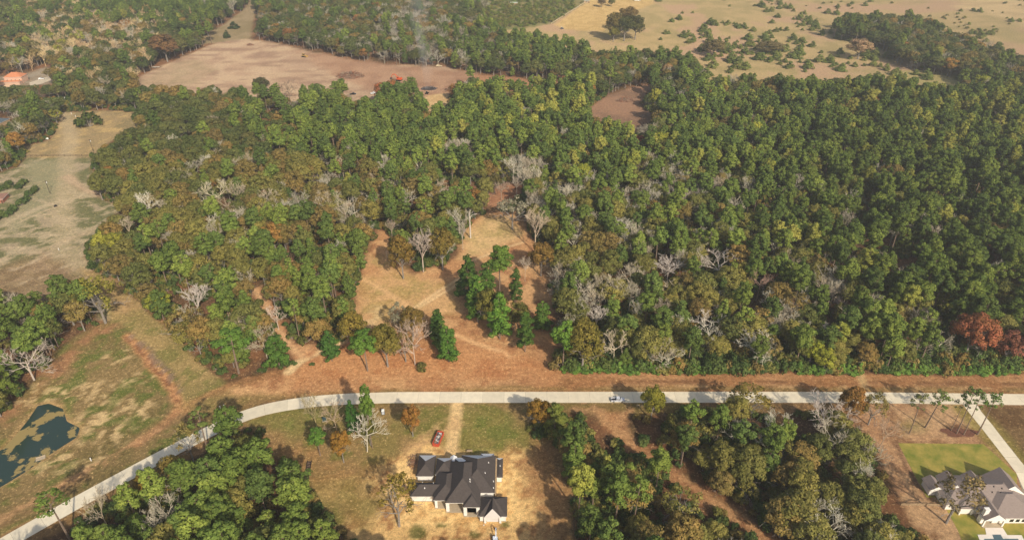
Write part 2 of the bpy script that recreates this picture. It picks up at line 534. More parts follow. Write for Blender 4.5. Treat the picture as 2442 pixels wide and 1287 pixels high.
stroke([(2050, 888), (2058, 910), (2068, 930)], 2.8, (206, 170, 118), .85, .8, 1.2, n_fine, .4, .52)
stroke([(500, 1012), (600, 985), (760, 975)], 4, (110, 110, 54), .7, 1, 3)
paint(P_VERGE_S, (140, 108, 70), (124, 104, 60), n_mid, .4, .6, 1.5, 1.5, 1, (166, 128, 88), n_small, .56, .7)
paint(P_CLEAR, (180, 132, 90), (196, 152, 106), n_mid, .4, .62, 2.5, 3, 1, (160, 112, 76), n_small, .56, .7)
paint([(860, 800), (1080, 830), (1200, 830), (1330, 880), (1330, 905), (700, 905), (740, 850)], (176, 118, 76), (192, 138, 92), n_small, .4, .62, 8, 6, .9)
paint([(1110, 570), (1160, 515), (1230, 515), (1250, 560), (1180, 600), (1100, 620)], (204, 170, 120), (186, 160, 108), n_small, .4, .6, 6, 5, .85)
paint([(862, 660), (940, 640), (1080, 670), (1100, 740), (900, 790), (850, 740)], (196, 156, 108), (176, 146, 92), n_small, .4, .62, 8, 6, .85)
for bx_, by_, rr in ((905, 620, 9), (990, 690, 8), (1195, 555, 8), (910, 690, 7), (890, 745, 7)):
    blob(bx_, by_, rr, (150, 134, 78), .55, 1.4, n_fine, .38, .56)
for tr in ([(862, 662), (900, 680), (940, 705), (985, 735)], [(868, 668), (910, 692), (970, 732)]):
    stroke(tr, 1.5, (208, 166, 118), .75, .5, 1.0)
for tr in ([(985, 735), (1030, 705), (1065, 682), (1100, 660)], [(1000, 732), (1040, 708), (1075, 688), (1120, 655)], [(1130, 620), (1180, 600), (1245, 578)]):
    stroke(tr, 1.3, (222, 188, 140), .8, .5, .9)
stroke([(900, 740), (880, 770), (930, 790)], 6, (214, 180, 132), .7, 2, 3, n_fine, .42, .55)
for tr in ([(1080, 795), (1130, 815), (1200, 838), (1215, 850)], [(1085, 800), (1140, 822), (1190, 838)], [(1040, 740), (1100, 742)]):
    stroke(tr, 1.4, (222, 176, 126), .75, .6, 1.0)
stroke([(690, 885), (712, 862), (745, 845), (780, 828), (815, 815)], 3.6, (222, 190, 142), .9, .6, 1.6)
paint(P_TRAIL, (184, 132, 92), (196, 150, 108), n_small, .4, .6, 2, 1.5)
stroke([(610, 690), (650, 770), (692, 826), (720, 850)], 2.4, (206, 166, 122), .7, .8, 1.6)
paint(P_PATCH, (192, 142, 104), (206, 166, 126), n_small, .4, .6, 2.5, 2)
paint(P_BACK, (150, 104, 76), (166, 120, 90), n_small, .4, .6, 2.5, 2)
paint(P_TRAIL2, (172, 124, 84), (188, 142, 98), n_small, .4, .6, 2, 2, 1, (150, 104, 70), n_fine, .55, .66)
# lot of the dark-roofed house
paint(P_LOT, (138, 120, 70), (150, 122, 78), n_mid, .4, .6, 2, 2, 1, (118, 112, 56), n_small, .52, .66)
paint([(930, 1090), (1000, 1050), (1090, 1075), (1200, 1070), (1260, 1080), (1330, 1120), (1360, 1200), (1366, 1420), (900, 1420), (850, 1300), (800, 1215), (760, 1160), (900, 1130)], (226, 184, 122), (178, 130, 84), n_fine, .50, .60, 5, 6, .95)
paint([(960, 1095), (1010, 1075), (1210, 1080), (1245, 1150), (1250, 1255), (960, 1250), (930, 1180)], (244, 204, 138), (216, 170, 108), n_fine, .47, .6, 3, 3, .95)
paint([(620, 1040), (720, 1060), (800, 1100), (930, 1120), (880, 1140), (740, 1160), (700, 1120)], (168, 124, 80), (150, 116, 74), n_fine, .42, .6, 4, 4, .7)
paint([(750, 1150), (860, 1140), (930, 1190), (880, 1260), (800, 1230)], (130, 116, 62), (146, 122, 72), n_small, .42, .6, 5, 4, .8)
paint([(1105, 985), (1200, 985), (1250, 1040), (1220, 1080), (1120, 1080), (1090, 1040)], (110, 116, 52), (136, 124, 66), n_small, .45, .62, 4, 4, .85)
paint([(600, 1000), (720, 975), (830, 975), (700, 1030)], (110, 118, 54), (130, 118, 66), n_small, .42, .6, 4, 4, .8)
stroke([(1090, 962), (1086, 1000), (1080, 1050), (1075, 1075)], 4.2, (224, 188, 134), .95, .6, 1.4)
stroke([(1080, 1010), (1030, 1040), (985, 1075)], 6, (206, 166, 116), .75, 1.5, 4, n_fine, .35, .55)
paint([(1262, 1040), (1330, 1070), (1365, 1130), (1368, 1420), (1310, 1420), (1290, 1200), (1250, 1110)], (150, 108, 70), (176, 132, 88), n_fine, .44, .6, 4, 5, .8)
for bx_, by_, rr in ((1132, 1262, 2.0), (1212, 1254, 1.8), (1058, 1250, 1.6), (1000, 1268, 4), (1100, 1300, 4)):
    blob(bx_, by_, rr, (92, 96, 44), .85, 1.2)
# lot of the grey-roofed house
paint(P_GREY, (182, 138, 100), (200, 160, 118), n_mid, .4, .6, 2, 2.5, 1, (156, 116, 82), n_small, .54, .68)
paint([(2335, 965), (2700, 965), (2700, 1140), (2460, 1130), (2350, 990)], (112, 84, 56), (130, 102, 68), n_small, .42, .6, 3, 3)
paint([(2140, 1000), (2200, 990), (2200, 1020), (2150, 1030)], (132, 124, 70), (160, 134, 86), n_small, .4, .6, 4, 3, .7)
blob(2275, 1022, 4, (96, 62, 46), .85, 1.6)
stroke([(2335, 985), (2400, 1052), (2450, 1110)], 5, (142, 130, 64), .7, 1, 3)
stroke([(2290, 975), (2350, 1040), (2400, 1090)], 4, (146, 136, 64), .7, 1, 3)
stroke([(2135, 1055), (2160, 1110), (2195, 1160), (2220, 1190)], 1.2, (120, 86, 62), .8, .8, 1)

verts = np.stack([XX, YY, ZZ], -1).reshape(-1, 3)
ny, nx = XX.shape
ii = np.arange(ny * nx).reshape(ny, nx)
quads = np.stack([ii[:-1, :-1], ii[:-1, 1:], ii[1:, 1:], ii[1:, :-1]], -1).reshape(-1, 4)

def np_mesh(name, v, q):
    me = bpy.data.meshes.new(name)
    me.vertices.add(len(v))
    me.vertices.foreach_set('co', np.ascontiguousarray(v, np.float32).ravel())
    k = q.shape[1]
    me.loops.add(q.size)
    me.loops.foreach_set('vertex_index', np.ascontiguousarray(q, np.int32).ravel())
    me.polygons.add(len(q))
    me.polygons.foreach_set('loop_start', np.arange(0, q.size, k, dtype=np.int32))
    me.update(calc_edges=True)
    return me

gm = np_mesh('ground', verts, quads)
ca = gm.attributes.new('soil', 'FLOAT_COLOR', 'POINT')
ca.data.foreach_set('color', np.concatenate([np.clip(C * np.array([.77, .80, .83]), 0, 1).reshape(-1, 3), np.ones((ny * nx, 1))], 1).astype(np.float32).ravel())
m, nt, out = new_mat('soil_and_grass')
N, L = nt.nodes, nt.links
at = N.new('ShaderNodeAttribute'); at.attribute_name = 'soil'
tc = N.new('ShaderNodeTexCoord')
def nz_node(scale, detail=5, rough=.65):
    n = N.new('ShaderNodeTexNoise'); n.inputs['Scale'].default_value = scale
    n.inputs['Detail'].default_value = detail; n.inputs['Roughness'].default_value = rough
    L.new(tc.outputs['Object'], n.inputs['Vector']); return n
a1, a2 = nz_node(0.55), nz_node(2.2, 3)
mr1 = N.new('ShaderNodeMapRange'); mr1.inputs[1].default_value = .33; mr1.inputs[2].default_value = .67; mr1.inputs[3].default_value = .74; mr1.inputs[4].default_value = 1.26
mr2 = N.new('ShaderNodeMapRange'); mr2.inputs[1].default_value = .3; mr2.inputs[2].default_value = .7; mr2.inputs[3].default_value = .78; mr2.inputs[4].default_value = 1.2
L.new(a1.outputs[0], mr1.inputs[0]); L.new(a2.outputs[0], mr2.inputs[0])
mm = N.new('ShaderNodeMath'); mm.operation = 'MULTIPLY'
L.new(mr1.outputs[0], mm.inputs[0]); L.new(mr2.outputs[0], mm.inputs[1])
vs = N.new('ShaderNodeVectorMath'); vs.operation = 'SCALE'
a3, a4 = nz_node(0.8, 6, .75), nz_node(1.1, 5, .75)
a4.inputs['Distortion'].default_value = .8
sp1 = N.new('ShaderNodeMapRange'); sp1.inputs[1].default_value = .55; sp1.inputs[2].default_value = .63; sp1.inputs[4].default_value = .58
sp2 = N.new('ShaderNodeMapRange'); sp2.inputs[1].default_value = .56; sp2.inputs[2].default_value = .64; sp2.inputs[4].default_value = .50
L.new(a3.outputs[0], sp1.inputs[0]); L.new(a4.outputs[0], sp2.inputs[0])
dk1 = N.new('ShaderNodeMix'); dk1.data_type = 'RGBA'; dk1.blend_type = 'MULTIPLY'; dk1.inputs[7].default_value = (.42, .36, .30, 1)
L.new(sp1.outputs[0], dk1.inputs[0]); L.new(at.outputs['Color'], dk1.inputs[6])
lt1 = N.new('ShaderNodeMix'); lt1.data_type = 'RGBA'; lt1.inputs[7].default_value = (*S(206, 172, 122), 1)
L.new(sp2.outputs[0], lt1.inputs[0]); L.new(dk1.outputs[2], lt1.inputs[6])
L.new(lt1.outputs[2], vs.inputs[0]); L.new(mm.outputs[0], vs.inputs['Scale'])
df = N.new('ShaderNodeBsdfDiffuse'); df.inputs['Roughness'].default_value = .8
bp = N.new('ShaderNodeBump'); bp.inputs['Strength'].default_value = .55; bp.inputs['Distance'].default_value = .35
L.new(a1.outputs[0], bp.inputs['Height']); L.new(bp.outputs[0], df.inputs['Normal'])
L.new(vs.outputs[0], df.inputs['Color']); L.new(df.outputs[0], out.inputs['Surface'])
gm.materials.append(m)
gm.polygons.foreach_set('use_smooth', [True] * len(gm.polygons))
struct(link('ground', gm), 'bare soil, dry grass and leaf litter ground')

# ------------------------------------------------------------------ pond water
m, nt, out = new_mat('pond_water')
N, L = nt.nodes, nt.links
tc = N.new('ShaderNodeTexCoord')
wz = nz_node(0.10, 6, .6)
rp = N.new('ShaderNodeMapRange'); rp.inputs[1].default_value = .535; rp.inputs[2].default_value = .56
L.new(wz.outputs[0], rp.inputs[0])
wb = N.new('ShaderNodeBsdfPrincipled'); wb.inputs['Base Color'].default_value = (*S(44, 62, 54), 1); wb.inputs['Roughness'].default_value = .12
al = N.new('ShaderNodeBsdfPrincipled'); al.inputs['Base Color'].default_value = (*S(150, 130, 78), 1); al.inputs['Roughness'].default_value = .8
mx = N.new('ShaderNodeMixShader')
L.new(rp.outputs[0], mx.inputs[0]); L.new(wb.outputs[0], mx.inputs[1]); L.new(al.outputs[0], mx.inputs[2]); L.new(mx.outputs[0], out.inputs['Surface'])
pw = to_world(P_BOWL, -0.5)
mb = MB()
mb.face([(x, y, -0.5) for x, y in pw][::-1])
struct(mb.obj('pond_water', m), 'murky teal pond water with tan algae scum')

# ------------------------------------------------------------------ concrete road, slab by slab
def catmull(pts, step):
    P = [Vector((*p, 0)) for p in pts]
    P = [P[0] * 2 - P[1]] + P + [P[-1] * 2 - P[-2]]
    o = []
    for i in range(1, len(P) - 2):
        a, b, c, d_ = P[i - 1:i + 3]
        n = max(2, int((c - b).length / step))
        for k in range(n):
            t = k / n
            o.append(0.5 * ((2 * b) + (c - a) * t + (2 * a - 5 * b + 4 * c - d_) * t * t + (3 * b - a - 3 * c + d_) * t ** 3))
    o.append(P[-2])
    return o
ROAD = catmull(to_world([(2900, 955), (2442, 952), (2000, 947), (1500, 946.5), (1000, 947), (880, 949), (800, 952.5), (720, 960), (640, 974), (575, 994), (510, 1023), (430, 1064), (325, 1120), (175, 1202), (30, 1284), (-120, 1372)]), 1.0)
acc = [0.0]
for a, b in zip(ROAD, ROAD[1:]):
    acc.append(acc[-1] + (b - a).length)
def road_at(s_):
    s_ = min(max(s_, 0), acc[-1] - 1e-3)
    i = int(np.searchsorted(acc, s_, side='right')) - 1
    t = (s_ - acc[i]) / max(acc[i + 1] - acc[i], 1e-6)
    p = ROAD[i].lerp(ROAD[i + 1], t)
    q = (ROAD[min(i + 3, len(ROAD) - 1)] - ROAD[max(i - 2, 0)]).normalized()
    return p, Vector((-q.y, q.x, 0))
def ribbon(s0, s1, hw, z0, z1, n):
    mb = MB()
    L_, R_ = [], []
    for k in range(n + 1):
        p, nn = road_at(s0 + (s1 - s0) * k / n)
        L_.append(p + nn * hw)
        R_.append(p - nn * hw)
    for k in range(n):
        quad = [L_[k], R_[k], R_[k + 1], L_[k + 1]]
        mb.face([(p.x, p.y, z1) for p in quad])
    rim = L_ + R_[::-1]
    for a, b in zip(rim, rim[1:] + rim[:1]):
        mb.face([(a.x, a.y, z1), (b.x, b.y, z1), (b.x, b.y, z0), (a.x, a.y, z0)])
    return mb
def concrete(name, v):
    return pm(name, tuple(c * v for c in S(226, 213, 186)), .9, .10, .35, bump=.15, bscale=3)
CONC = [concrete('concrete_%d' % k, v) for k, v in enumerate((.98, 1.04, .93))]
JOINT = pm('joint_filler', S(150, 138, 118), .9, .2, 1)
road = struct(ribbon(0, acc[-1], 3.42, -.05, .035, int(acc[-1] / 3)).obj('concrete_road', JOINT), 'pale concrete road curving to the left')
n_s = int(acc[-1] / 9.0)
for k in range(n_s):
    s0, s1 = k * acc[-1] / n_s, (k + 1) * acc[-1] / n_s
    ribbon(s0 + .03, s1 - .03, 3.38, .03, .06, 3).obj('concrete_slab', CONC[RNG.integers(3)], road)

# driveway, lawns, patio by the grey-roofed house
def sheet(name, poly_px, z, mat, label, zb=None):
    mb = MB()
    pts = [G(px, py) for px, py in poly_px]
    ar = sum(a[0] * b[1] - b[0] * a[1] for a, b in zip(pts, pts[1:] + pts[:1]))
    if ar < 0:
        pts = pts[::-1]
    mb.prism(pts, -.05 if zb is None else zb, z)
    return struct(mb.obj(name, mat), label)
drv = struct(MB().prism([G(*p) for p in ((2296, 962), (2322, 996), (2423, 1126), (2440, 1175), (2520, 1190), (2500, 1160), (2441, 1107), (2341, 981), (2330, 962))], -.05, .03).obj('driveway', JOINT), 'pale concrete driveway leading to the grey-roofed house')
da = [(2295, 963, 2329, 963), (2308, 980, 2340, 981), (2334, 1012, 2366, 1012), (2364, 1050, 2395, 1050), (2394, 1089, 2427, 1090), (2422, 1125, 2458, 1128), (2440, 1165, 2505, 1165)]
for (a0, b0, a1_, b1), (c0, d0, c1, d1) in zip(da, da[1:]):
    q = [G3(a0, b0), G3(c0, d0), G3(c1, d1), G3(a1_, b1)]
    cen = sum(q, Vector()) / 4
    MB().prism([tuple((cen + (p - cen) * .985)[:2]) for p in q], 0, .06).obj('concrete_slab', CONC[RNG.integers(3)], drv)
GRASS = pm('lawn_grass', S(98, 114, 34), .95, nscale=.16, rgb2=S(174, 152, 76), bump=.8, bscale=3)
sheet('lawn', [(2142, 1056), (2345, 1058), (2425, 1130), (2425, 1185), (2210, 1185), (2180, 1130)], .035, GRASS, 'mown green lawn in front of the grey-roofed house')
sheet('lawn', [(2252, 1205), (2330, 1205), (2470, 1230), (2470, 1330), (2310, 1330), (2285, 1265)], .03, GRASS, 'mown green lawn around the white pool deck')
MULCH = pm('mulch', S(112, 74, 56), .95, .4, 1.2, bump=.6, bscale=2)

# ------------------------------------------------------------------ tree prototypes (meshes shared by all copies)
def unit(v):
    return v / np.maximum(np.linalg.norm(v, axis=1, keepdims=True), 1e-9)

def foliage(name, puffs, per_m2, size, mat, rng, squash=.8, cen=None):
    """many small leaf-spray faces spread over the shells of the clumps; puffs: (x, y, z, radius)"""
    P, NRM, LV, SZ, SN = [], [], [], [], []
    zc = np.mean([p[2] for p in puffs])
    for x, y, z, r in puffs:
        n = max(10, int(per_m2 * 12.6 * r * r))
        d_ = unit(rng.normal(size=(n, 3)) + np.array([0, 0, .35]))
        rad = r * (.55 + .5 * rng.random((n, 1)) ** .6)
        P.append(np.array([x, y, z]) + d_ * rad * np.array([1, 1, squash]))
        gl = unit(np.array([[x, y, (z - zc) * .8 + 1.5]]))
        SN.append(unit(d_ + gl * .6))
        NRM.append(unit(d_ * .75 + rng.normal(size=(n, 3)) * .42 + np.array([0, 0, .15])))
        LV.append(np.clip(.5 + (rng.random() - .5) * .45 + (rng.random(n) - .5) * .7, 0, 1))
        SZ.append(size * (.6 + .8 * rng.random(n)))
    P, NRM, LV, SZ = np.concatenate(P), np.concatenate(NRM), np.concatenate(LV), np.concatenate(SZ)
    n = len(P)
    t = unit(np.cross(NRM, rng.normal(size=(n, 3))))
    b = np.cross(NRM, t)
    s = SZ[:, None]
    k = .55 + .35 * rng.random((n, 1))
    V = np.stack([P + t * s, P + b * s * k, P - t * s * .9, P - b * s * k], 1)
    V += (rng.random(V.shape) - .5) * size * .35
    me = np_mesh(name, V.reshape(-1, 3), np.arange(n * 4).reshape(n, 4))
    at = me.attributes.new('lv', 'FLOAT', 'POINT')
    at.data.foreach_set('value', np.repeat(LV, 4).astype(np.float32))
    me.materials.append(mat)
    NS = np.concatenate(SN)
    sn = unit(NRM * .45 + NS * .75)
    me.polygons.foreach_set('use_smooth', [True] * n)
    me.normals_split_custom_set_from_vertices(np.repeat(sn, 4, 0).tolist())
    return me

def pine_parts(k, full=False):
    rng = np.random.default_rng(100 + k + 50 * full)
    H = 24.0
    mb = MB()
    bend = rng.normal(size=2) * .35
    pts = [Vector((bend[0] * t * t, bend[1] * t * t, H * t * .985)) for t in np.linspace(0, 1, 7)]
    rad = [.30, .27, .24, .20, .16, .10, .03]
    for a, b, r0, r1 in zip(pts, pts[1:], rad, rad[1:]):
        mb.tube(a, b, r0, r1, 6, False)
    puffs = []
    z0 = (.16 if full else .54 + .08 * rng.random()) * H
    Rm = 4.4 if full else 4.5
    z = z0
    while z < H * .99:
        f = (z - z0) / (H - z0)
        rr = Rm * ((1 - f) ** .5 * (.70 + .30 * min(1, f * 4)) if not full else (1 - f) ** .62 * (.78 + .22 * min(1, f * 5)))
        nb = 3 + int(rng.random() * 3) if f < .8 else 2
        a0 = rng.random() * 6.28
        for j in range(nb):
            if rng.random() < .12:
                continue
            a = a0 + 6.28 * j / nb + rng.normal() * .35
            ln = rr * (.55 + .6 * rng.random())
            tip = Vector((math.cos(a) * ln, math.sin(a) * ln, z + ln * (.12 + .25 * rng.random())))
            mb.tube((0, 0, z), tip, .07, .02, 3, False)
            pr = (1.0 + .65 * rng.random()) * (1.05 - .3 * f)
            puffs.append((tip.x, tip.y, tip.z, pr))
            if ln > 1.9:
                puffs.append((tip.x * .55, tip.y * .55, tip.z - .1 * ln + .35, pr * .85))
        z += (1.05 + .7 * rng.random()) * (1.15 if full else 1.0)
    puffs.append((bend[0], bend[1], H - .5, .8))
    return mb.mesh('pine_trunk', BARK_P), foliage('pine_crown', puffs, 4.6, .34, NEEDLE, rng, .82)

def slim_parts(k):
    rng = np.random.default_rng(160 + k)
    H = 24.0
    mb = MB()
    b_ = rng.normal(size=2) * .5
    pts = [Vector((b_[0] * t * t, b_[1] * t * t, H * t * .985)) for t in np.linspace(0, 1, 7)]
    rad = [.26, .23, .20, .17, .13, .08, .03]
    for a, b, r0, r1 in zip(pts, pts[1:], rad, rad[1:]):
        mb.tube(a, b, r0, r1, 6, False)
    puffs = []
    for j in range(17):
        z = H * (.64 + .34 * rng.random())
        f = (z / H - .64) / .34
        t = z / (H * .985)
        a, ln = rng.random() * 6.28, (3.4 - 2.2 * f) * (.5 + .6 * rng.random())
        c = Vector((b_[0] * t * t, b_[1] * t * t, z))
        tip = c + Vector((math.cos(a) * ln, math.sin(a) * ln, ln * .3))
        mb.tube(c, tip, .06, .025, 3, False)
        puffs.append((tip.x, tip.y, tip.z, .55 + .45 * rng.random()))
    return mb.mesh('pine_trunk', BARK_P), foliage('pine_crown', puffs, 4.2, .28, NEEDLE, rng, .7)

def limbs(mb, p, dr, ln, r, depth, rng, out, spread=.6, kids=4, up=.25, sides=4, minr=.018, curve=.12):
    q = p + dr * ln * .5 + Vector(rng.normal(size=3) * ln * curve * .5)
    e = p + dr * ln + Vector(rng.normal(size=3) * ln * curve)
    r1 = max(r * .62, minr)
    mb.tube(p, q, r, (r + r1) / 2, sides, False)
    mb.tube(q, e, (r + r1) / 2, r1, sides, False)
    out.append((e, r1, depth))
    if depth == 0:
        return
    for j in range(kids):
        t = .45 + .55 * (j + rng.random() * .8) / kids
        s = q.lerp(e, (t - .5) * 2) if t > .5 else p.lerp(q, t * 2)
        side = Vector(rng.normal(size=3))
        side = (side - dr * side.dot(dr)).normalized()
        nd = (dr * (1 - spread * .55) + side * spread + Vector((0, 0, up * .5))).normalized()
        limbs(mb, s, nd, ln * (.50 + .22 * rng.random()), max(r1 * .72, minr), depth - 1, rng, out, spread, kids, up, 3, minr, curve)

def oak_parts(k, sparse=False):
    rng = np.random.default_rng(300 + k + 50 * sparse)
    H, Rm = 16.0, 5.6
    mb, tips = MB(), []
    zt = H * (.26 + .1 * rng.random())
    mb.tube((0, 0, 0), (0, 0, zt * .5), .36, .30, 7, False)
    mb.tube((0, 0, zt * .5), (0, 0, zt), .30, .26, 7, False)
    nl = 6
    for j in range(nl):
        a = 6.28 * j / nl + rng.normal() * .3
        el = .55 + .7 * rng.random()
        dr = Vector((math.cos(a) * math.cos(el), math.sin(a) * math.cos(el), math.sin(el)))
        limbs(mb, Vector((0, 0, zt * (.8 + .2 * rng.random()))), dr, (H - zt) * .47, .17, 2, rng, tips, .75, 3, .25, 5, .03)
    puffs = []
    n = 34 if sparse else 58
    lobes = [(a + rng.normal() * .3, .8 + .3 * rng.random()) for a in np.arange(5) * 1.257]
    for j in range(n):
        th = rng.random() * 6.28
        cz = 1 - 1.25 * rng.random()
        cz = max(cz, -.35)
        rr = math.sqrt(max(0, 1 - cz * cz))
        lob = max(.78 + .3 * math.cos(th - a) * q for a, q in lobes)
        g = (.72 + .3 * rng.random()) * min(lob, 1.12)
        puffs.append((math.cos(th) * rr * Rm * g * .86, math.sin(th) * rr * Rm * g * .86, H * .60 + cz * H * .34 * g, (.95 + .6 * rng.random()) * (.8 if sparse else 1)))
    if not sparse:
        for j in range(12):
            puffs.append((rng.normal() * 1.8, rng.normal() * 1.8, H * .6 + rng.normal() * 1.6, 1.4))
    return mb.mesh('oak_trunk', BARK_O), foliage('oak_crown', puffs, 2.3 if sparse else 3.9, .30, LEAF, rng, .85)

def bare_parts(k):
    rng = np.random.default_rng(500 + k)
    H = 15.0
    mb, tw, tips = MB(), MB(), []
    zt = H * (.22 + .16 * rng.random())
    mb.tube((0, 0, 0), (0, 0, zt), .24, .20, 6, False)
    top = Vector((rng.normal() * .3, rng.normal() * .3, H * .6))
    mb.tube((0, 0, zt), top, .20, .10, 5, False)
    nl = 7
    spread_el = .75 if k % 2 else .35
    for j in range(nl):
        a = 6.28 * j / nl + rng.normal() * .35
        el = spread_el + .65 * rng.random()
        dr = Vector((math.cos(a) * math.cos(el), math.sin(a) * math.cos(el), math.sin(el)))
        s = Vector((0, 0, zt)).lerp(top, .85 * rng.random())
        limbs(tw, s, dr, H * .33, .15, 3, rng, tips, .62, 3 + (j % 2), .5, 4, .042, .07)
    return mb.mesh('bare_trunk', TWIG), tw.mesh('bare_branches', TWIG)

def juniper_parts(k):
    rng = np.random.default_rng(700 + k)
    H = 5.0
    mb = MB().tube((0, 0, 0), (0, 0, H * .9), .1, .02, 5, False)
    puffs = []
    for j in range(24):
        f = rng.random() ** 1.25
        a, rr = rng.random() * 6.28, (1 - f) * 1.5 + .15
        puffs.append((math.cos(a) * rr * .7, math.sin(a) * rr * .7, .45 + f * (H - .8), .42 + .3 * (1 - f)))
    return mb.mesh('juniper_trunk', BARK_P), foliage('juniper_crown', puffs, 14, .17, NEEDLE, rng, 1.1)

def shrub_parts(k):
    rng = np.random.default_rng(800 + k)
    mb = MB()
    puffs = []
    for j in range(13):
        a, rr = rng.random() * 6.28, 1.5 * math.sqrt(rng.random())
        z = .5 + 1.5 * (1 - (rr / 1.7) ** 2) * (.5 + .5 * rng.random())
        puffs.append((math.cos(a) * rr, math.sin(a) * rr, z, .5 + .35 * rng.random()))
        mb.tube((0, 0, 0), puffs[-1][:3], .04, .02, 3, False)
    return mb.mesh('shrub_stems', BARK_O), foliage('shrub_crown', puffs, 8, .2, LEAF, rng, .85)

def snag_parts(k):
    rng = np.random.default_rng(900 + k)
    H = 15.0
    mb, br, tips = MB(), MB(), []
    pts = [Vector((0, 0, 0)), Vector((.1, 0, H * .45)), Vector((-.1, .1, H * .75)), Vector((-.25, .2, H * .99))]
    for a, b, r0, r1 in zip(pts, pts[1:], (.32, .26, .18), (.26, .18, .06)):
        mb.tube(a, b, r0, r1, 7, False)
    for j in range(6):
        a = 6.28 * rng.random()
        dr = Vector((math.cos(a) * .85, math.sin(a) * .85, .5))
        limbs(br, pts[1].lerp(pts[3], .15 + .8 * j / 6), dr, H * .20, .11, 1, rng, tips, .8, 2, .3, 4, .03, .2)
    return mb.mesh('snag_trunk', BARK_D), br.mesh('snag_branches', BARK_D)

KIND = {   # builder list, nominal height, nominal crown width
    'pine': ([pine_parts(k) for k in range(6)], 24.0, 9.6),
    'pinef': ([pine_parts(k, True) for k in range(4)], 24.0, 9.4),
    'slim': ([slim_parts(k) for k in range(4)], 24.0, 7.4),
    'oak': ([oak_parts(k) for k in range(6)], 16.0, 11.5),
    'oaks': ([oak_parts(k, True) for k in range(3)], 16.0, 11.0),
    'bare': ([bare_parts(k) for k in range(5)], 15.0, 10.5),
    'jun': ([juniper_parts(k) for k in range(4)], 5.2, 3.2),
    'shrub': ([shrub_parts(k) for k in range(4)], 2.6, 4.0),
    'snag': ([snag_parts(k) for k in range(2)], 15.0, 5.5),
}
NAME = {'slim': ('pine_tree', 'pine tree', 'crown'), 'pine': ('pine_tree', 'pine tree', 'crown'), 'pinef': ('pine_tree', 'pine tree', 'crown'), 'oak': ('broadleaf_tree', 'broadleaf tree', 'crown'), 'oaks': ('broadleaf_tree', 'broadleaf tree', 'crown'),
        'bare': ('bare_tree', 'bare tree', 'branches'), 'jun': ('young_juniper', 'juniper', 'crown'), 'shrub': ('shrub', 'shrub', 'crown'), 'snag': ('dead_tree', 'dead tree', 'branches')}
SRC = {}

def tree(kind, x, y, h, wd, rz, tint, label, group=None, var=None, lean=0.0, z=0.0):
    parts, h0, w0 = KIND[kind]
    var = int(RNG.integers(len(parts))) if var is None else var
    nm, cat, cn = NAME[kind]
    o = thing(nm, label, cat, (x, y, z), rz, group)
    o.rotation_euler = (lean * .6, lean, rz)
    o.scale = (wd / w0, wd / w0, h / h0)
    t = link('stems' if kind == 'shrub' else 'trunk', parts[var][0], o)
    c = link(cn, parts[var][1], o)
    c['tint'] = t['tint'] = [float(v) for v in tint]
    SRC.setdefault((kind, var), (t, c))
    return o

# ------------------------------------------------------------------ tints (albedo)
def mixc(a, b, t):
    return tuple(p + (q - p) * t for p, q in zip(a, b))
T_PINE = (S(102, 120, 50), S(120, 134, 54), S(88, 106, 50))
T_YEL = (S(148, 150, 60), S(140, 144, 56), S(158, 155, 68))
T_OLIVE = (S(114, 114, 62), S(126, 121, 66), S(102, 107, 60), S(138, 130, 70))
T_DOL = (S(92, 101, 58), S(84, 95, 54), S(104, 108, 62), S(112, 108, 64))
T_TAN = (S(200, 178, 136), S(186, 164, 128), S(190, 160, 126))
T_BROWN = (S(132, 117, 68), S(142, 120, 70), S(126, 111, 68))
T_RUST = (S(154, 118, 66), S(160, 124, 66), S(150, 110, 68))
T_GREY = (S(178, 171, 156), S(162, 153, 138), S(192, 185, 170), S(172, 158, 138))
T_DARK = (S(74, 92, 52), S(84, 102, 56), S(94, 106, 58))
T_RED = (S(168, 78, 50), S(176, 88, 54))
T_JUN = (S(112, 124, 58), S(104, 116, 56), S(124, 130, 64))
def pick(pal):
    a, b = pal[RNG.integers(len(pal))], pal[RNG.integers(len(pal))]
    c = mixc(a, b, RNG.random())
    f = (.86 + .28 * RNG.random()) * 1.22
    return (c[0] * f * 1.0, c[1] * f, c[2] * f * .94)

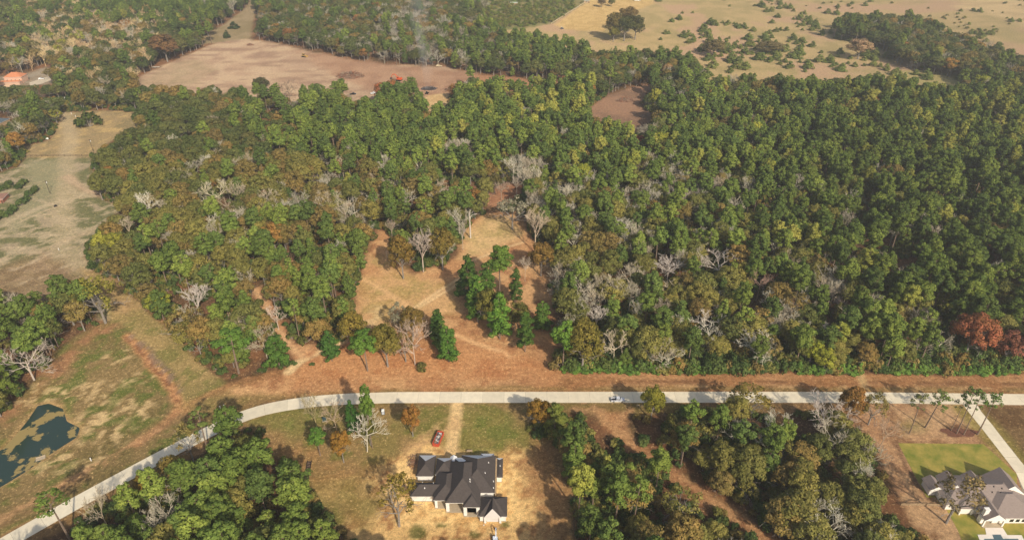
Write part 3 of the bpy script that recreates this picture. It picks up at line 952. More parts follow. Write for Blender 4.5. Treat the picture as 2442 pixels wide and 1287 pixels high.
# ------------------------------------------------------------------ trees picked out one by one: kind, base px, base py, top py, width px, tint, label
SPECIAL = [
    ('pinef', 1192, 808, 700, 60, S(98, 136, 42), 'tall bright green pine at the south tip of the clearing grove'),
    ('pinef', 1252, 838, 742, 46, S(80, 108, 40), 'dark green narrow pine right of the grove near the dirt verge'),
    ('pinef', 1293, 790, 718, 48, S(92, 122, 44), 'small green pine with bare stem at the clearing right edge'),
    ('pinef', 1140, 768, 655, 62, S(96, 130, 44), 'broad green pine on the left side of the clearing grove'),
    ('pinef', 1118, 722, 610, 58, S(76, 104, 40), 'dark green pine at the left back of the clearing grove'),
    ('pine', 1192, 702, 588, 66, S(104, 130, 46), 'tallest pine at the back of the clearing grove'),
    ('pinef', 1230, 724, 640, 36, S(78, 104, 42), 'slim dark pine on the right of the clearing grove'),
    ('oak', 1172, 792, 690, 74, S(120, 116, 56), 'olive broadleaf tree inside the clearing grove'),
    ('pinef', 1160, 738, 625, 54, S(84, 112, 42), 'green pine in the middle of the clearing grove'),
    ('oak', 1236, 800, 722, 56, S(110, 108, 54), 'olive broadleaf tree behind the dark narrow pine'),
    ('pinef', 1070, 862, 778, 56, S(88, 124, 42), 'bright green pine nearest the verge in the middle of the clearing'),
    ('pinef', 1044, 808, 738, 50, S(74, 104, 40), 'dark green pine behind the middle pine of the clearing'),
    ('pinef', 1056, 832, 765, 48, S(94, 120, 46), 'mid green pine between two darker pines in the clearing'),
    ('pine', 877, 884, 788, 70, S(96, 128, 44), 'rounded green pine on two bare stems beside the verge'),
    ('pinef', 792, 860, 790, 48, S(76, 112, 44), 'dense green pine beside the pale dirt track'),
    ('oak', 925, 874, 775, 70, S(128, 118, 56), 'olive brown tree right of the rounded verge pine'),
    ('oak', 850, 838, 748, 72, S(142, 126, 58), 'golden olive tree above the pale dirt track'),
    ('oak', 986, 802, 736, 58, S(132, 112, 58), 'brown olive tree in the lower clearing'),
    ('bare', 990, 870, 765, 62, S(186, 164, 146), 'pinkish grey bare tree in the lower clearing'),
    ('oaks', 955, 797, 722, 46, S(150, 146, 118), 'lichen grey small tree in the lower clearing'),
    ('oaks', 968, 862, 790, 48, S(150, 134, 78), 'thin leafed pale tree next to the pinkish bare tree'),
    ('shrub', 1005, 880, 866, 36, S(120, 116, 62), 'low olive bush at the foot of the clearing'),
    ('oak', 962, 664, 562, 60, S(134, 112, 56), 'brown olive tree standing left in the upper clearing'),
    ('bare', 1010, 648, 548, 68, S(190, 174, 158), 'large grey bare tree among the brown upper clearing trees'),
    ('oak', 1056, 642, 542, 66, S(130, 114, 56), 'brown olive tree right of the large grey bare tree'),
    ('oak', 1290, 658, 578, 60, S(138, 112, 58), 'brown tree on a thin stem at the clearing right side'),
    ('bare', 1252, 671, 617, 22, S(196, 180, 160), 'small thin bare sapling in the middle of the right clearing'),
    ('snag', 1122, 567, 500, 32, S(200, 180, 150), 'white dead trunk with stubby limbs at the clearing head'),
    ('bare', 1104, 596, 530, 24, S(190, 176, 160), 'thin bare sapling left of the white dead trunk'),
    ('oaks', 1222, 547, 468, 76, S(160, 154, 126), 'spreading lichen grey tree at the clearing head'),
    ('bare', 1276, 602, 508, 62, S(196, 176, 150), 'tan bare tree at the clearing upper right corner'),
    ('bare', 936, 572, 528, 24, S(190, 170, 150), 'slender bare sapling at the clearing upper left corner'),
    ('pine', 888, 1068, 918, 36, S(102, 130, 46), 'very tall slim pine whose top crosses the road'),
    ('oak', 884, 1062, 1000, 40, S(120, 118, 52), 'leafy vine covered stem under the slim tall pine'),
    ('bare', 876, 1076, 978, 62, S(206, 198, 180), 'whitish lichen covered tree leaning beside the slim pine'),
    ('pinef', 846, 1036, 956, 40, S(66, 106, 40), 'deep green small tree between bare trees by the road'),
    ('bare', 757, 1026, 955, 52, S(160, 146, 108), 'thin bare olive tinged tree nearest the road curve'),
    ('bare', 804, 1032, 962, 46, S(178, 156, 132), 'thin bare brownish tree beside the transformer box'),
    ('pine', 764, 1086, 1022, 46, S(96, 132, 46), 'small bright green pine left of the orange tree'),
    ('oak', 820, 1102, 1028, 50, S(160, 122, 56), 'orange brown small tree on the lawn left of the house'),
    ('oak', 985, 1040, 968, 46, S(160, 118, 60), 'rusty orange columnar tree by the sandy driveway'),
    ('oaks', 952, 1254, 1142, 92, S(140, 124, 56), 'sparse olive tree with leaning trunk left of the house'),
    ('oak', 1284, 1022, 956, 62, S(150, 118, 52), 'brown olive tree at the right corner of the house lot'),
    ('pinef', 1322, 1036, 962, 58, S(122, 130, 52), 'yellow green tree at the right corner of the house lot'),
    ('slim', 2168, 1034, 940, 46, S(120, 124, 70), 'thin pine with sparse top, leftmost of the lawn pines'),
    ('slim', 2206, 1019, 926, 56, S(104, 120, 54), 'leaning slim pine, second from the left of the lawn pines'),
    ('slim', 2268, 1026, 942, 34, S(62, 80, 44), 'short dark pine in the mulch bed by the driveway'),
    ('slim', 2281, 1033, 926, 46, S(100, 124, 52), 'tall slim pine in the middle of the mulch bed'),
    ('slim', 2298, 1036, 932, 40, S(96, 120, 52), 'slim pine at the right of the mulch bed'),
    ('slim', 2331, 1036, 934, 48, S(100, 126, 52), 'rightmost slim pine with top crossing the road beside the driveway'),
    ('bare', 2094, 1072, 1000, 50, S(184, 158, 132), 'leaning bare tree at the edge of the lawn'),
    ('oaks', 2070, 1012, 936, 64, S(136, 124, 66), 'olive tree with pale trunk below the road'),
    ('oak', 2018, 1004, 926, 62, S(152, 116, 62), 'brown orange tree whose top reaches the road'),
    ('bare', 1952, 1046, 958, 82, S(196, 182, 168), 'pale grey fan shaped bare tree below the road'),
    ('oaks', 2256, 1246, 1132, 96, S(140, 124, 82), 'sparse tree overhanging the grey roof'),
    ('oaks', 252, 770, 660, 96, S(144, 138, 62), 'yellow green tree at the head of the mown strip'),
    ('bare', 82, 906, 828, 104, S(190, 176, 162), 'large pale bare tree at the field edge near the pond'),
    ('oak', 1552, 1000, 924, 58, S(142, 138, 56), 'yellow olive tree beside the silver pickup'),
    ('oaks', 1772, 1004, 926, 108, S(136, 122, 62), 'wide sparse olive tree overlapping the road'),
    ('pine', 1640, 1052, 955, 56, S(112, 134, 52), 'pale green pine on a bare stem south of the road'),
    ('pine', 1704, 1070, 968, 48, S(112, 132, 54), 'slender pine on a long bare stem below the road'),
    ('oak', 2296, 856, 748, 96, S(156, 102, 70), 'large orange red tree in the right forest'),
    ('oak', 2334, 850, 768, 62, S(152, 98, 70), 'orange red tree at the right shoulder of the largest red one'),
    ('oak', 2390, 866, 792, 58, S(150, 102, 80), 'smaller dull red tree near the right frame edge'),
    ('oak', 1523, 352, 322, 26, S(166, 90, 68), 'tiny red tree deep in the pine forest'),
    ('oak', 915, 256, 196, 40, S(168, 108, 66), 'rust orange tree left of the orange excavator clearing gap'),
    ('oak', 940, 252, 190, 36, S(166, 114, 68), 'rust orange tree in front of the orange excavator'),
    ('oak', 627, 228, 183, 40, S(92, 92, 58), 'lone round dark tree in front of the cleared dirt field'),
    ('bare', 692, 240, 192, 34, S(130, 114, 98), 'small dark bare tree in front of the dirt field'),
    ('shrub', 214, 302, 262, 54, S(84, 96, 44), 'lone round dark green bush in the grassy lane'),
    ('oak', 1462, 96, 30, 46, S(124, 112, 64), 'left tree of the round pasture clump'),
    ('oak', 1488, 98, 38, 50, S(88, 92, 50), 'front dark tree of the round pasture clump'),
    ('oak', 1514, 95, 36, 46, S(96, 96, 54), 'right tree of the round pasture clump'),
    ('oak', 1494, 76, 15, 50, S(128, 108, 62), 'brown back tree of the round pasture clump'),
    ('oak', 1462, 100, 62, 30, S(142, 136, 60), 'low yellow green tree at the pasture clump front'),
    ('oak', 1434, 18, -4, 20, S(122, 100, 70), 'small brown tree beyond the pale paddock'),
    ('oak', 1458, 16, -2, 18, S(122, 120, 66), 'small olive tree beyond the pale paddock'),
    ('bare', 665, 786, 740, 46, S(206, 188, 170), 'white bare tree at the bend of the inner dirt trail'),
    ('bare', 1462, 868, 796, 52, S(214, 198, 172), 'cream white tree with pale straight trunk at the forest edge'),
    ('bare', 1420, 790, 732, 56, S(206, 194, 180), 'bright grey bare tree in the front of the right forest'),
    ('bare', 1690, 800, 740, 70, S(214, 202, 186), 'white forked bare tree in the middle of the right forest'),
    ('bare', 1590, 672, 612, 84, S(196, 184, 172), 'wide pale bare crown left of its twin in the right forest'),
    ('bare', 1712, 668, 608, 84, S(198, 186, 172), 'wide pale bare crown right of its twin in the right forest'),
    ('bare', 1805, 712, 648, 46, S(170, 140, 124), 'brownish bare tree with umbrella crown in the right forest'),
    ('bare', 480, 760, 680, 66, S(200, 188, 176), 'silver grey bare tree in the left wood'),
    ('bare', 527, 500, 440, 68, S(206, 194, 160), 'cream branched bare tree in the upper left wood'),
    ('bare', 2006, 750, 690, 68, S(170, 152, 140), 'grey fan shaped bare tree in the right forest among pines'),
    ('pine', 570, 890, 790, 84, S(96, 128, 46), 'broad pine on tall bare stems at the wood tip by the mown strip'),
    ('pinef', 668, 876, 800, 68, S(84, 116, 42), 'dense dark green pine right of the wood tip pine'),
    ('oak', 452, 102, 55, 52, S(84, 94, 56), 'round dark green tree left of the far grassy lane'),
    ('oak', 497, 86, 54, 44, S(112, 98, 62), 'brown round tree beside the far grassy lane'),
    ('jun', 541, 91, 71, 18, S(76, 92, 52), 'small dark cedar in the far grassy lane'),
    ('jun', 558, 68, 51, 26, S(76, 92, 52), 'wide dark cedar at the bend of the far grassy lane'),
    ('oak', 400, 148, 82, 62, S(136, 106, 70), 'large russet brown tree at the corner of the far dirt field'),
    ('oak', 1700, 134, 96, 52, S(130, 116, 76), 'brown thicket tree in the middle of the juniper pasture'),
    ('oak', 1832, 128, 100, 66, S(128, 116, 76), 'wide brown thicket tree right in the juniper pasture'),
    ('oak', 2045, 142, 92, 60, S(178, 150, 112), 'pale tan round tree beside the juniper line'),
    ('pine', 566, 1088, 970, 66, S(98, 118, 48), 'dark topped pine at the upper tip of the wood below the road curve'),
    ('slim', 502, 1092, 980, 66, S(110, 124, 56), 'slim pine overlapping the road curve'),
    ('oaks', 462, 1098, 1008, 60, S(150, 136, 80), 'sparse pale tree overlapping the road left of the curve'),
    ('oak', 428, 1176, 1088, 80, S(132, 116, 60), 'olive brown tree leaning over the road edge below the curve'),
    ('oak', 366, 1198, 1132, 56, S(152, 126, 54), 'golden brown low tree at the road edge below the curve'),
    ('slim', 172, 1296, 1172, 86, S(106, 126, 50), 'green pine crossing the road at the bottom left'),
    ('bare', 1160, 470, 430, 28, S(176, 160, 142), 'thin bare sapling left in the brown back gap'),
    ('bare', 1196, 476, 432, 30, S(170, 152, 134), 'thin bare sapling in the middle of the brown back gap'),
    ('bare', 1232, 468, 425, 26, S(186, 172, 154), 'thin bare sapling right in the brown back gap'),
    ('oak', 1180, 462, 415, 34, S(116, 108, 62), 'small olive tree in the brown back gap'),
    ('pine', 1342, 884, 768, 62, S(106, 140, 46), 'bright pine at the corner of the right forest by the clearing'),
    ('oak', 1388, 886, 765, 92, S(128, 118, 56), 'large olive tree at the corner of the right forest'),
]
taken = []
for kind, bx, by, ty, wpx, tint, lab in SPECIAL:
    x, y = G(bx, by)
    h = height_of(bx, by, ty)
    sc = scale_at(bx, by - (by - ty) * .5)
    wd = wpx / sc
    tree(kind, x, y, h, wd, RNG.random() * 6.28, tint, lab, lean=(-.09 if 'lean' in lab else .0), z=-.05)
    taken.append((x, y, wd * .33))
n_special = {k: sum(1 for s in SPECIAL if NAME[s[0]][1] == NAME[k][1]) for k in KIND}

# ------------------------------------------------------------------ forest: what grows where (pixel of the tree foot: pine, olive, brown, bare, yellow share, density)
SPEC = [
    (1420, 620, .18, .42, .18, .22, .0, 1), (1420, 820, .22, .45, .15, .18, .0, 1), (1600, 600, .22, .38, .16, .24, .02, 1), (1600, 780, .18, .48, .16, .18, .02, 1),
    (1800, 640, .30, .40, .14, .16, .05, 1), (1800, 820, .25, .45, .14, .16, .05, 1), (1950, 740, .55, .25, .08, .12, .12, 1), (2000, 850, .35, .40, .10, .15, .1, 1),
    (2150, 800, .60, .22, .08, .10, .2, 1), (2350, 850, .45, .30, .13, .12, .05, 1), (2300, 680, .85, .10, .02, .03, .0, 1), (2100, 600, .80, .12, .02, .06, .0, 1),
    (2300, 450, .90, .06, .02, .02, .02, 1), (2100, 400, .85, .08, .03, .04, .03, 1), (2350, 300, .88, .06, .03, .03, .35, 1), (2150, 260, .86, .08, .04, .02, .3, 1), (2400, 380, .80, .1, .04, .06, .25, 1),
    (1900, 400, .78, .12, .04, .06, .06, 1), (1900, 280, .80, .12, .06, .02, .06, 1), (1700, 350, .66, .18, .08, .08, .08, 1), (1650, 440, .60, .18, .12, .10, .06, 1),
    (1750, 540, .62, .16, .08, .14, .08, 1), (1900, 520, .72, .16, .04, .08, .02, 1), (1600, 500, .18, .28, .10, .44, .0, 1), (1450, 520, .18, .30, .12, .40, .0, 1), (1350, 490, .10, .22, .10, .58, .0, 1),
    (1280, 470, .10, .28, .12, .50, .0, .9), (1500, 440, .75, .12, .05, .08, .05, 1), (1400, 400, .90, .04, .02, .04, .10, 1), (1300, 300, .94, .03, .02, .01, .40, 1), (1420, 300, .92, .04, .02, .02, .45, 1),
    (1150, 320, .97, .02, .01, 0, .06, 1.1), (950, 340, .97, .02, .01, 0, .0, 1.1), (750, 330, .93, .04, .02, .01, .0, 1), (620, 320, .60, .25, .10, .05, .0, .9), (1080, 420, .72, .16, .06, .06, .0, 1),
    (900, 450, .25, .40, .22, .13, .0, 1), (700, 450, .10, .45, .30, .15, .0, 1), (1050, 500, .18, .45, .22, .15, .0, .9), (850, 540, .12, .42, .26, .20, .0, 1), (700, 560, .16, .42, .26, .16, .0, 1),
    (500, 430, .05, .55, .26, .14, .0, 1), (350, 420, .02, .75, .20, .03, .0, 1), (280, 460, .0, .85, .15, .0, .0, 1.1), (400, 540, .08, .48, .22, .22, .0, 1), (550, 560, .14, .40, .26, .20, .0, 1),
    (300, 620, .05, .62, .25, .08, .1, 1), (420, 680, .28, .38, .20, .14, .1, 1), (350, 740, .20, .52, .18, .10, .2, 1), (500, 760, .18, .42, .24, .16, .0, 1), (560, 830, .22, .44, .20, .14, .0, 1), (680, 720, .62, .24, .10, .04, .0, 1),
    (760, 760, .50, .34, .12, .04, .0, 1), (800, 660, .25, .48, .17, .10, .0, 1), (400, 300, .02, .70, .25, .03, .0, 1), (250, 250, .02, .66, .22, .10, .0, 1), (520, 280, .05, .66, .26, .03, .0, 1),
    (100, 800, .55, .30, .10, .05, .0, 1), (180, 740, .50, .35, .10, .05, .05, 1), (30, 900, .50, .30, .10, .10, .0, 1), (0, 820, .6, .3, .06, .04, .0, 1),
    (300, 1200, .68, .20, .06, .06, .0, 1), (550, 1100, .62, .28, .06, .04, .0, 1), (450, 1120, .25, .50, .15, .10, .0, 1), (600, 1250, .66, .24, .06, .04, .0, 1), (150, 1270, .68, .18, .06, .08, .0, 1), (720, 1270, .7, .22, .06, .02, .0, 1),
    (1420, 1080, .80, .15, .03, .02, .1, 1), (1500, 1180, .80, .12, .05, .03, .1, 1), (1450, 1270, .62, .22, .10, .06, .1, 1), (1620, 1260, .22, .42, .26, .10, .0, 1), (1700, 1330, .15, .48, .27, .10, .0, 1),
    (1600, 1050, .16, .50, .10, .24, .0, 1), (1750, 1080, .12, .52, .12, .24, .0, 1), (1880, 1150, .10, .62, .14, .14, .0, 1), (2000, 1200, .06, .66, .16, .12, .0, 1), (2080, 1280, .08, .62, .18, .12, .0, 1), (1800, 1190, .15, .55, .14, .16, .0, 1),
    (40, 60, .15, .45, .12, .28, .05, 1), (150, 120, .04, .22, .16, .50, .12, 1), (250, 100, .02, .15, .20, .60, .10, 1), (330, 90, .02, .15, .22, .60, .08, 1), (280, 30, .70, .16, .06, .08, .0, 1), (420, 40, .72, .16, .06, .06, .0, 1), (420, 120, .05, .62, .22, .11, .0, 1), (60, 250, .05, .56, .22, .17, .05, 1), (250, 180, .06, .66, .16, .12, .0, 1), (30, 350, .03, .55, .27, .15, .0, 1),
    (700, 60, .06, .68, .16, .10, .0, 1), (850, 100, .06, .60, .18, .16, .0, 1), (980, 60, .04, .36, .14, .46, .02, 1), (1060, 110, .12, .42, .16, .30, .0, 1), (1150, 150, .40, .36, .10, .14, .0, 1), (1300, 170, .40, .40, .08, .12, .0, 1), (1450, 190, .25, .52, .13, .10, .0, 1), (1600, 200, .25, .56, .12, .07, .0, 1), (1660, 270, .55, .28, .07, .10, .05, 1), (900, 20, .05, .62, .18, .15, .0, 1), (1100, 30, .04, .55, .16, .25, .0, 1),
    (2150, 110, .05, .72, .15, .08, .0, 1.1), (2300, 160, .02, .62, .18, .18, .05, 1.1), (2420, 200, .03, .66, .16, .15, .0, 1.1), (1830, 235, .25, .45, .28, .02, .05, 1),
]
SPEC = np.array(SPEC)
CELL = 6.0
xs = np.arange(-1050, 1050, CELL)
ys = np.arange(112, 1190, CELL)
gx, gy = np.meshgrid(xs, ys)
gx = (gx + (RNG.random(gx.shape) - .5) * CELL * .95).ravel()
gy = (gy + (RNG.random(gy.shape) - .5) * CELL * .95).ravel()
qx, qy = PX(gx, gy)
ok = (qx > -170) & (qx < 2612) & (qy < 1560)
gx, gy, qx, qy = gx[ok], gy[ok], qx[ok], qy[ok]
wob = (fbm(gx, gy, 14, 71, 2) - .5) * 14
forest = np.ones(gx.shape, bool)
for p in OPEN:
    forest &= ~inside(qx, qy, p)
forest &= ~(inside(qx, qy, P_PASTURE) & ~inside(qx + wob, qy, P_OAKROW))
for tx, ty_, tr in taken:
    forest &= np.hypot(gx - tx, gy - ty_) > max(tr, 2.0)
RW = np.array([(p.x, p.y) for p in ROAD[::6]])
rd = seg_dist(gx, gy, [tuple(p) for p in RW])
forest &= rd > np.where(qy > 985, 15.0, 7.5)
# gaps in the far left yards and a few small openings of the canopy
for cx_, cy_, rr in ((1522, 1020, 15), (2060, 505, 8), (2220, 800, 9), (2140, 640, 8), (1640, 560, 7), (640, 280, 13), (700, 300, 10), (760, 310, 8), (150, 250, 11), (22, 488, 30), (0, 300, 15), (1820, 600, 6), (390, 640, 6)):
    x0, y0 = G(cx_, cy_)
    forest &= np.hypot(gx - x0, gy - y0) > rr
gx, gy, qx, qy = gx[forest], gy[forest], qx[forest], qy[forest]

dist = np.hypot(gx, gy)
VIS = [   # ground that no forest crown may hide (outlines in the photograph)
    [(1430, 985), (1484, 990), (1560, 1086), (1650, 1146), (1740, 1206), (1830, 1264), (1930, 1330), (1880, 1330), (1740, 1228), (1640, 1162), (1560, 1106), (1470, 1045)],
    [(640, 950), (760, 930), (1480, 928), (1480, 985), (1290, 990), (640, 1000)], [(1570, 930), (1720, 930), (1720, 970), (1570, 965)], [(1840, 932), (2000, 935), (2000, 962), (1840, 960)],
    [(-50, 1330), (-50, 1270), (150, 1180), (300, 1105), (450, 1035), (420, 1085), (300, 1150), (130, 1245), (30, 1310)], [(560, 985), (650, 955), (650, 990), (600, 1005)],
    P_POND, P_STRIP, [(640, 1000), (720, 965), (1250, 965), (1250, 1020), (1345, 1090), (1360, 1320), (880, 1320), (742, 1160), (700, 1090)],
    [(2010, 965), (2440, 965), (2440, 1320), (2205, 1320), (2140, 1130), (2080, 1050)],
    [(700, 880), (830, 800), (860, 700), (868, 620), (900, 580), (930, 570), (950, 640), (1000, 670), (1080, 650), (1110, 580), (1140, 520), (1230, 520), (1270, 600), (1312, 640), (1318, 860), (1330, 930), (700, 930)],
    [(1330, 890), (2600, 898), (2600, 930), (1330, 930)], [(330, 200), (450, 135), (540, 98), (700, 118), (880, 155), (1130, 175), (1110, 195), (960, 180), (800, 178), (620, 190), (560, 205), (430, 205)],
    [(1408, 255), (1450, 225), (1530, 198), (1560, 212), (1522, 245), (1560, 278), (1545, 290), (1480, 288), (1420, 270)],
    [(0, 540), (60, 470), (66, 385), (212, 378), (210, 440), (215, 482), (292, 490), (222, 560), (205, 620), (150, 640), (60, 660), (0, 690)], [(160, 275), (330, 280), (260, 335), (215, 370), (66, 368), (130, 335)],
    [(604, 690), (622, 684), (668, 762), (704, 822), (740, 830), (730, 848), (700, 850), (664, 795), (642, 755)],
    [(1330, 65), (1440, 120), (1500, 105), (1560, 60), (1640, 100), (1690, 190), (1800, 170), (2000, 180), (2280, 178), (2080, 120), (1960, 100), (1900, -50), (1300, -50)], [(150, 262), (168, 236), (160, 232), (122, 265)],
    [(14, 205), (70, 205), (130, 195), (120, 180), (75, 165), (30, 155), (10, 180)], [(500, 100), (535, 62), (600, 5), (612, 20), (598, 88)], [(1010, 205), (1060, 205), (1070, 245), (1012, 245)], [(2142, 168), (2200, 195), (2300, 195), (2270, 180)],
    [(0, 440), (70, 425), (80, 480), (0, 520)], [(-20, 270), (24, 270), (24, 298), (-20, 298)], [(628, 262), (652, 262), (652, 285), (628, 285)], [(880, 214), (900, 214), (900, 230), (830, 232), (830, 216)]]
W = np.zeros((len(gx), len(SPEC)))
for k in range(len(SPEC)):
    W[:, k] = 1.0 / (((qx - SPEC[k, 0]) / 1.25) ** 2 + (qy - SPEC[k, 1]) ** 2 + 300) ** 1.6
W /= W.sum(1, keepdims=True)
mixw = W @ SPEC[:, 2:]
for kind, bx, by, ty, wpx, tint, lab in SPECIAL:
    if kind in ('bare', 'snag') or 'red tree' in lab:
        yc, hh = ty + (by - ty) * .42, (by - ty) * .36
        VIS.append([(bx - wpx * .36, yc), (bx, yc - hh), (bx + wpx * .36, yc), (bx, yc + hh)])
clus = fbm(gx, gy, 26, 91, 3) - .5
CAND = []
for i in range(len(gx)):
    p, o_, b_, g_, yl, dn = mixw[i]
    wts = np.array([p * (1 + 1.2 * clus[i]), o_, b_ * (1 - 1.5 * clus[i]), g_])
    wts = np.maximum(wts, 0)
    wts /= wts.sum()
    k = RNG.choice(4, p=wts)
    keep = (.72, .58, .52, .62)[k] * dn
    if RNG.random() > keep:
        continue
    young = RNG.random()
    if k == 0:
        kind = 'pinef' if RNG.random() < .24 else 'pine'
        h = (20 + 6.5 * RNG.random()) * (.62 if young < .12 else 1)
        if kind == 'pinef':
            h *= .78
        wd = (8.6 + 3.4 * RNG.random()) * (h / 23) ** .6
        yel = RNG.random() < yl
        tint = pick(T_YEL) if yel else pick(T_PINE)
        dkn = 1 - .22 * min(1, max(0, (qx[i] - 1700) / 300)) * (1 if qy[i] < 800 else .4)  # thin cloud shade over the right-hand pines, put into their tint
        tint = tuple(v * dkn for v in tint)
        cls = 'yellow green' if yel else 'green'
    elif k in (1, 2):
        kind = 'oaks' if RNG.random() < .16 else 'oak'
        h = (13 + 6.5 * RNG.random()) * (.68 if young < .2 else 1)
        wd = (9.6 + 5.4 * RNG.random()) * (h / 15.5) ** .7
        if k == 1:
            tint, cls = (pick(T_YEL), 'yellow green') if RNG.random() < yl * .7 else (pick(T_DOL if (qy[i] < 400 and qx[i] < 1150) or qy[i] < 260 else T_OLIVE), 'olive')
        else:
            tint, cls = (pick(T_RUST), 'rust orange') if RNG.random() < .07 else (pick(T_BROWN), 'brown')
        if qx[i] > 1880 and qy[i] < 270 and inside1(qx[i], qy[i], P_OAKROW):
            h, wd = 14 + 6 * RNG.random(), 13 + 6 * RNG.random()
            tint = pick(T_DOL) if k == 1 else tint
    else:
        kind = 'bare'
        h = (13 + 6 * RNG.random())
        wd = (7.5 + 5.5 * RNG.random())
        far_l = qx[i] < 480 and qy[i] < 230
        tint, cls = (pick(T_TAN), 'tan') if far_l and RNG.random() < .75 else (pick(T_GREY), 'grey')
        if qy[i] < 330 and not far_l:
            tint = tuple(v * .8 for v in tint)
    hid = False
    for fz, fx in ((.5, 0), (.8, 0), (.95, 0), (.7, -.38), (.7, .38)):
        vx, vy = PX(gx[i] + fx * wd, gy[i], h * fz)
        if any(inside1(vx, vy, p) for p in VIS):
            hid = True
            break
    if hid:
        continue
    CAND.append((kind, gx[i], gy[i], h, wd, RNG.random() * 6.28, tint, cls, qx[i], qy[i], dist[i], int(RNG.integers(len(KIND[kind][0])))))

MARKS = [(1473, 955, 'the silver pickup'), (1192, 740, 'the clearing grove'), (877, 830, 'the rounded verge pine'), (790, 825, 'the pale dirt track'), (570, 840, 'the wood tip pine'), (665, 760, 'the inner trail bend'),
         (660, 620, 'the small bare patch'), (480, 715, 'the silver grey bare tree'), (330, 720, 'the mown strip'), (250, 710, 'the yellow green strip tree'), (527, 470, 'the cream bare tree'), (225, 440, 'the pale field corner'), (150, 690, 'the pale field foot'),
         (82, 865, 'the pond field bare tree'), (20, 760, 'the left frame edge wood'), (1010, 595, 'the large grey clearing tree'), (1120, 530, 'the white dead trunk'), (1222, 505, 'the spreading lichen tree'), (1190, 445, 'the brown back gap'), (1276, 555, 'the tan clearing corner tree'),
         (1342, 820, 'the forest corner pine'), (1462, 830, 'the cream white tree'), (1420, 760, 'the bright grey tree'), (1690, 770, 'the white forked tree'), (1590, 640, 'the left pale twin crown'), (1712, 638, 'the right pale twin crown'), (1805, 680, 'the umbrella bare tree'),
         (2006, 720, 'the fan shaped grey tree'), (2300, 790, 'the orange red tree'), (2390, 830, 'the dull red tree'), (2058, 885, 'the verge wheel track'), (1850, 860, 'the middle of the verge edge'), (1480, 270, 'the small dirt clearing'), (1523, 337, 'the tiny red tree'),
         (930, 225, 'the rust orange trees'), (640, 275, 'the yellow loader'), (1400, 1060, 'the house lot fence'), (1560, 1080, 'the brown trail head'), (1700, 1180, 'the brown trail middle'), (1850, 1270, 'the brown trail foot'), (1640, 1000, 'the pale green road pine'), (1770, 965, 'the wide sparse road tree'),
         (1952, 1000, 'the pale fan tree'), (2094, 1040, 'the leaning bare tree'), (2150, 1200, 'the rail fence end'), (1450, 1250, 'the pine wood foot'), (300, 1150, 'the left road stretch'), (480, 1060, 'the road curve'), (735, 1130, 'the dark lattice frame'), (600, 1040, 'the green curve verge'),
         (760, 1240, 'the lot left corner'), (450, 1230, 'the bottom left wood middle'), (150, 1270, 'the bottom left corner'), (2200, 560, 'the dark canopy gap'), (2400, 560, 'the right frame edge'), (1900, 480, 'the middle right canopy'), (1650, 430, 'the upper pine ridge'), (1050, 330, 'the pure pine stand'), (760, 450, 'the upper left canopy'), (400, 560, 'the left canopy middle'),
         (1330, 470, 'the white sapling row'), (1550, 520, 'the grey sapling belt'), (2150, 700, 'the right pine group'), (1950, 1180, 'the olive wood middle')]
MXY = np.array([(m_[0], m_[1]) for m_ in MARKS], float)
ORD = ['nearest', 'second', 'third', 'fourth', 'fifth', 'sixth', 'seventh', 'eighth', 'ninth', 'tenth', 'eleventh', 'twelfth']
SEEN = {}
def place(px, py):
    dd = np.hypot(MXY[:, 0] - px, (MXY[:, 1] - py) * 1.3)
    k = int(dd.argmin())
    dx, dy = px - MXY[k, 0], (py - MXY[k, 1]) * 1.3
    way = ('right of' if dx > 0 else 'left of') if abs(dx) > abs(dy) else ('in front of' if dy > 0 else 'behind')
    return k, way, float(dd[k])
def region(px, py):
    if py > 990:
        if px < 900: return 'in the wood below the curving road'
        if px < 1230 + (py - 800) * 1.15: return 'in the pine wood right of the dark-roofed house'
        return 'in the mixed wood left of the grey-roofed house'
    if px < 260 and py > 690: return 'in the wood between pond field and pale field'
    if px < 860 and py > 400: return 'in the wood left of the orange clearing'
    if px > 1300 and py > 440: return 'in the forest right of the orange clearing'
    if py < 270 and px < 560: return 'in the far left wood beyond the grassy lane'
    if py < 260: return 'in the far wood by the cleared dirt field'
    return 'in the pine stand behind the orange clearing'
CNAME = {'slim': ('pine_tree', 'pine tree', 'crown'), 'pine': 'pine', 'pinef': 'full-crowned pine', 'oak': 'broadleaf tree', 'oaks': 'thin-crowned broadleaf tree', 'bare': 'bare tree'}
LIMIT = 296
used = {'pine tree': n_special['pine'], 'broadleaf tree': n_special['oak'], 'bare tree': n_special['bare']}
CAND.sort(key=lambda c: c[10])
PICKED = []
REST = {'pine tree': [], 'broadleaf tree': [], 'bare tree': []}
for c in CAND:
    kind, x, y, h, wd, rz, tint, cls, px, py, ds, var = c
    cat = NAME[kind][1]
    tx, ty_ = PX(x, y, h * .8)
    vis = -20 < tx < 2462 and -10 < ty_ < 1300
    if vis and used[cat] < LIMIT:
        used[cat] += 1
        size = 'tall' if h > (23 if 'pine' in kind else 15.5) else ('small' if h < (17 if 'pine' in kind else 11.5) else 'mid-sized')
        PICKED.append((c, size, *place(*PX(x, y, h * .6))))
    else:
        REST[cat].append(c)

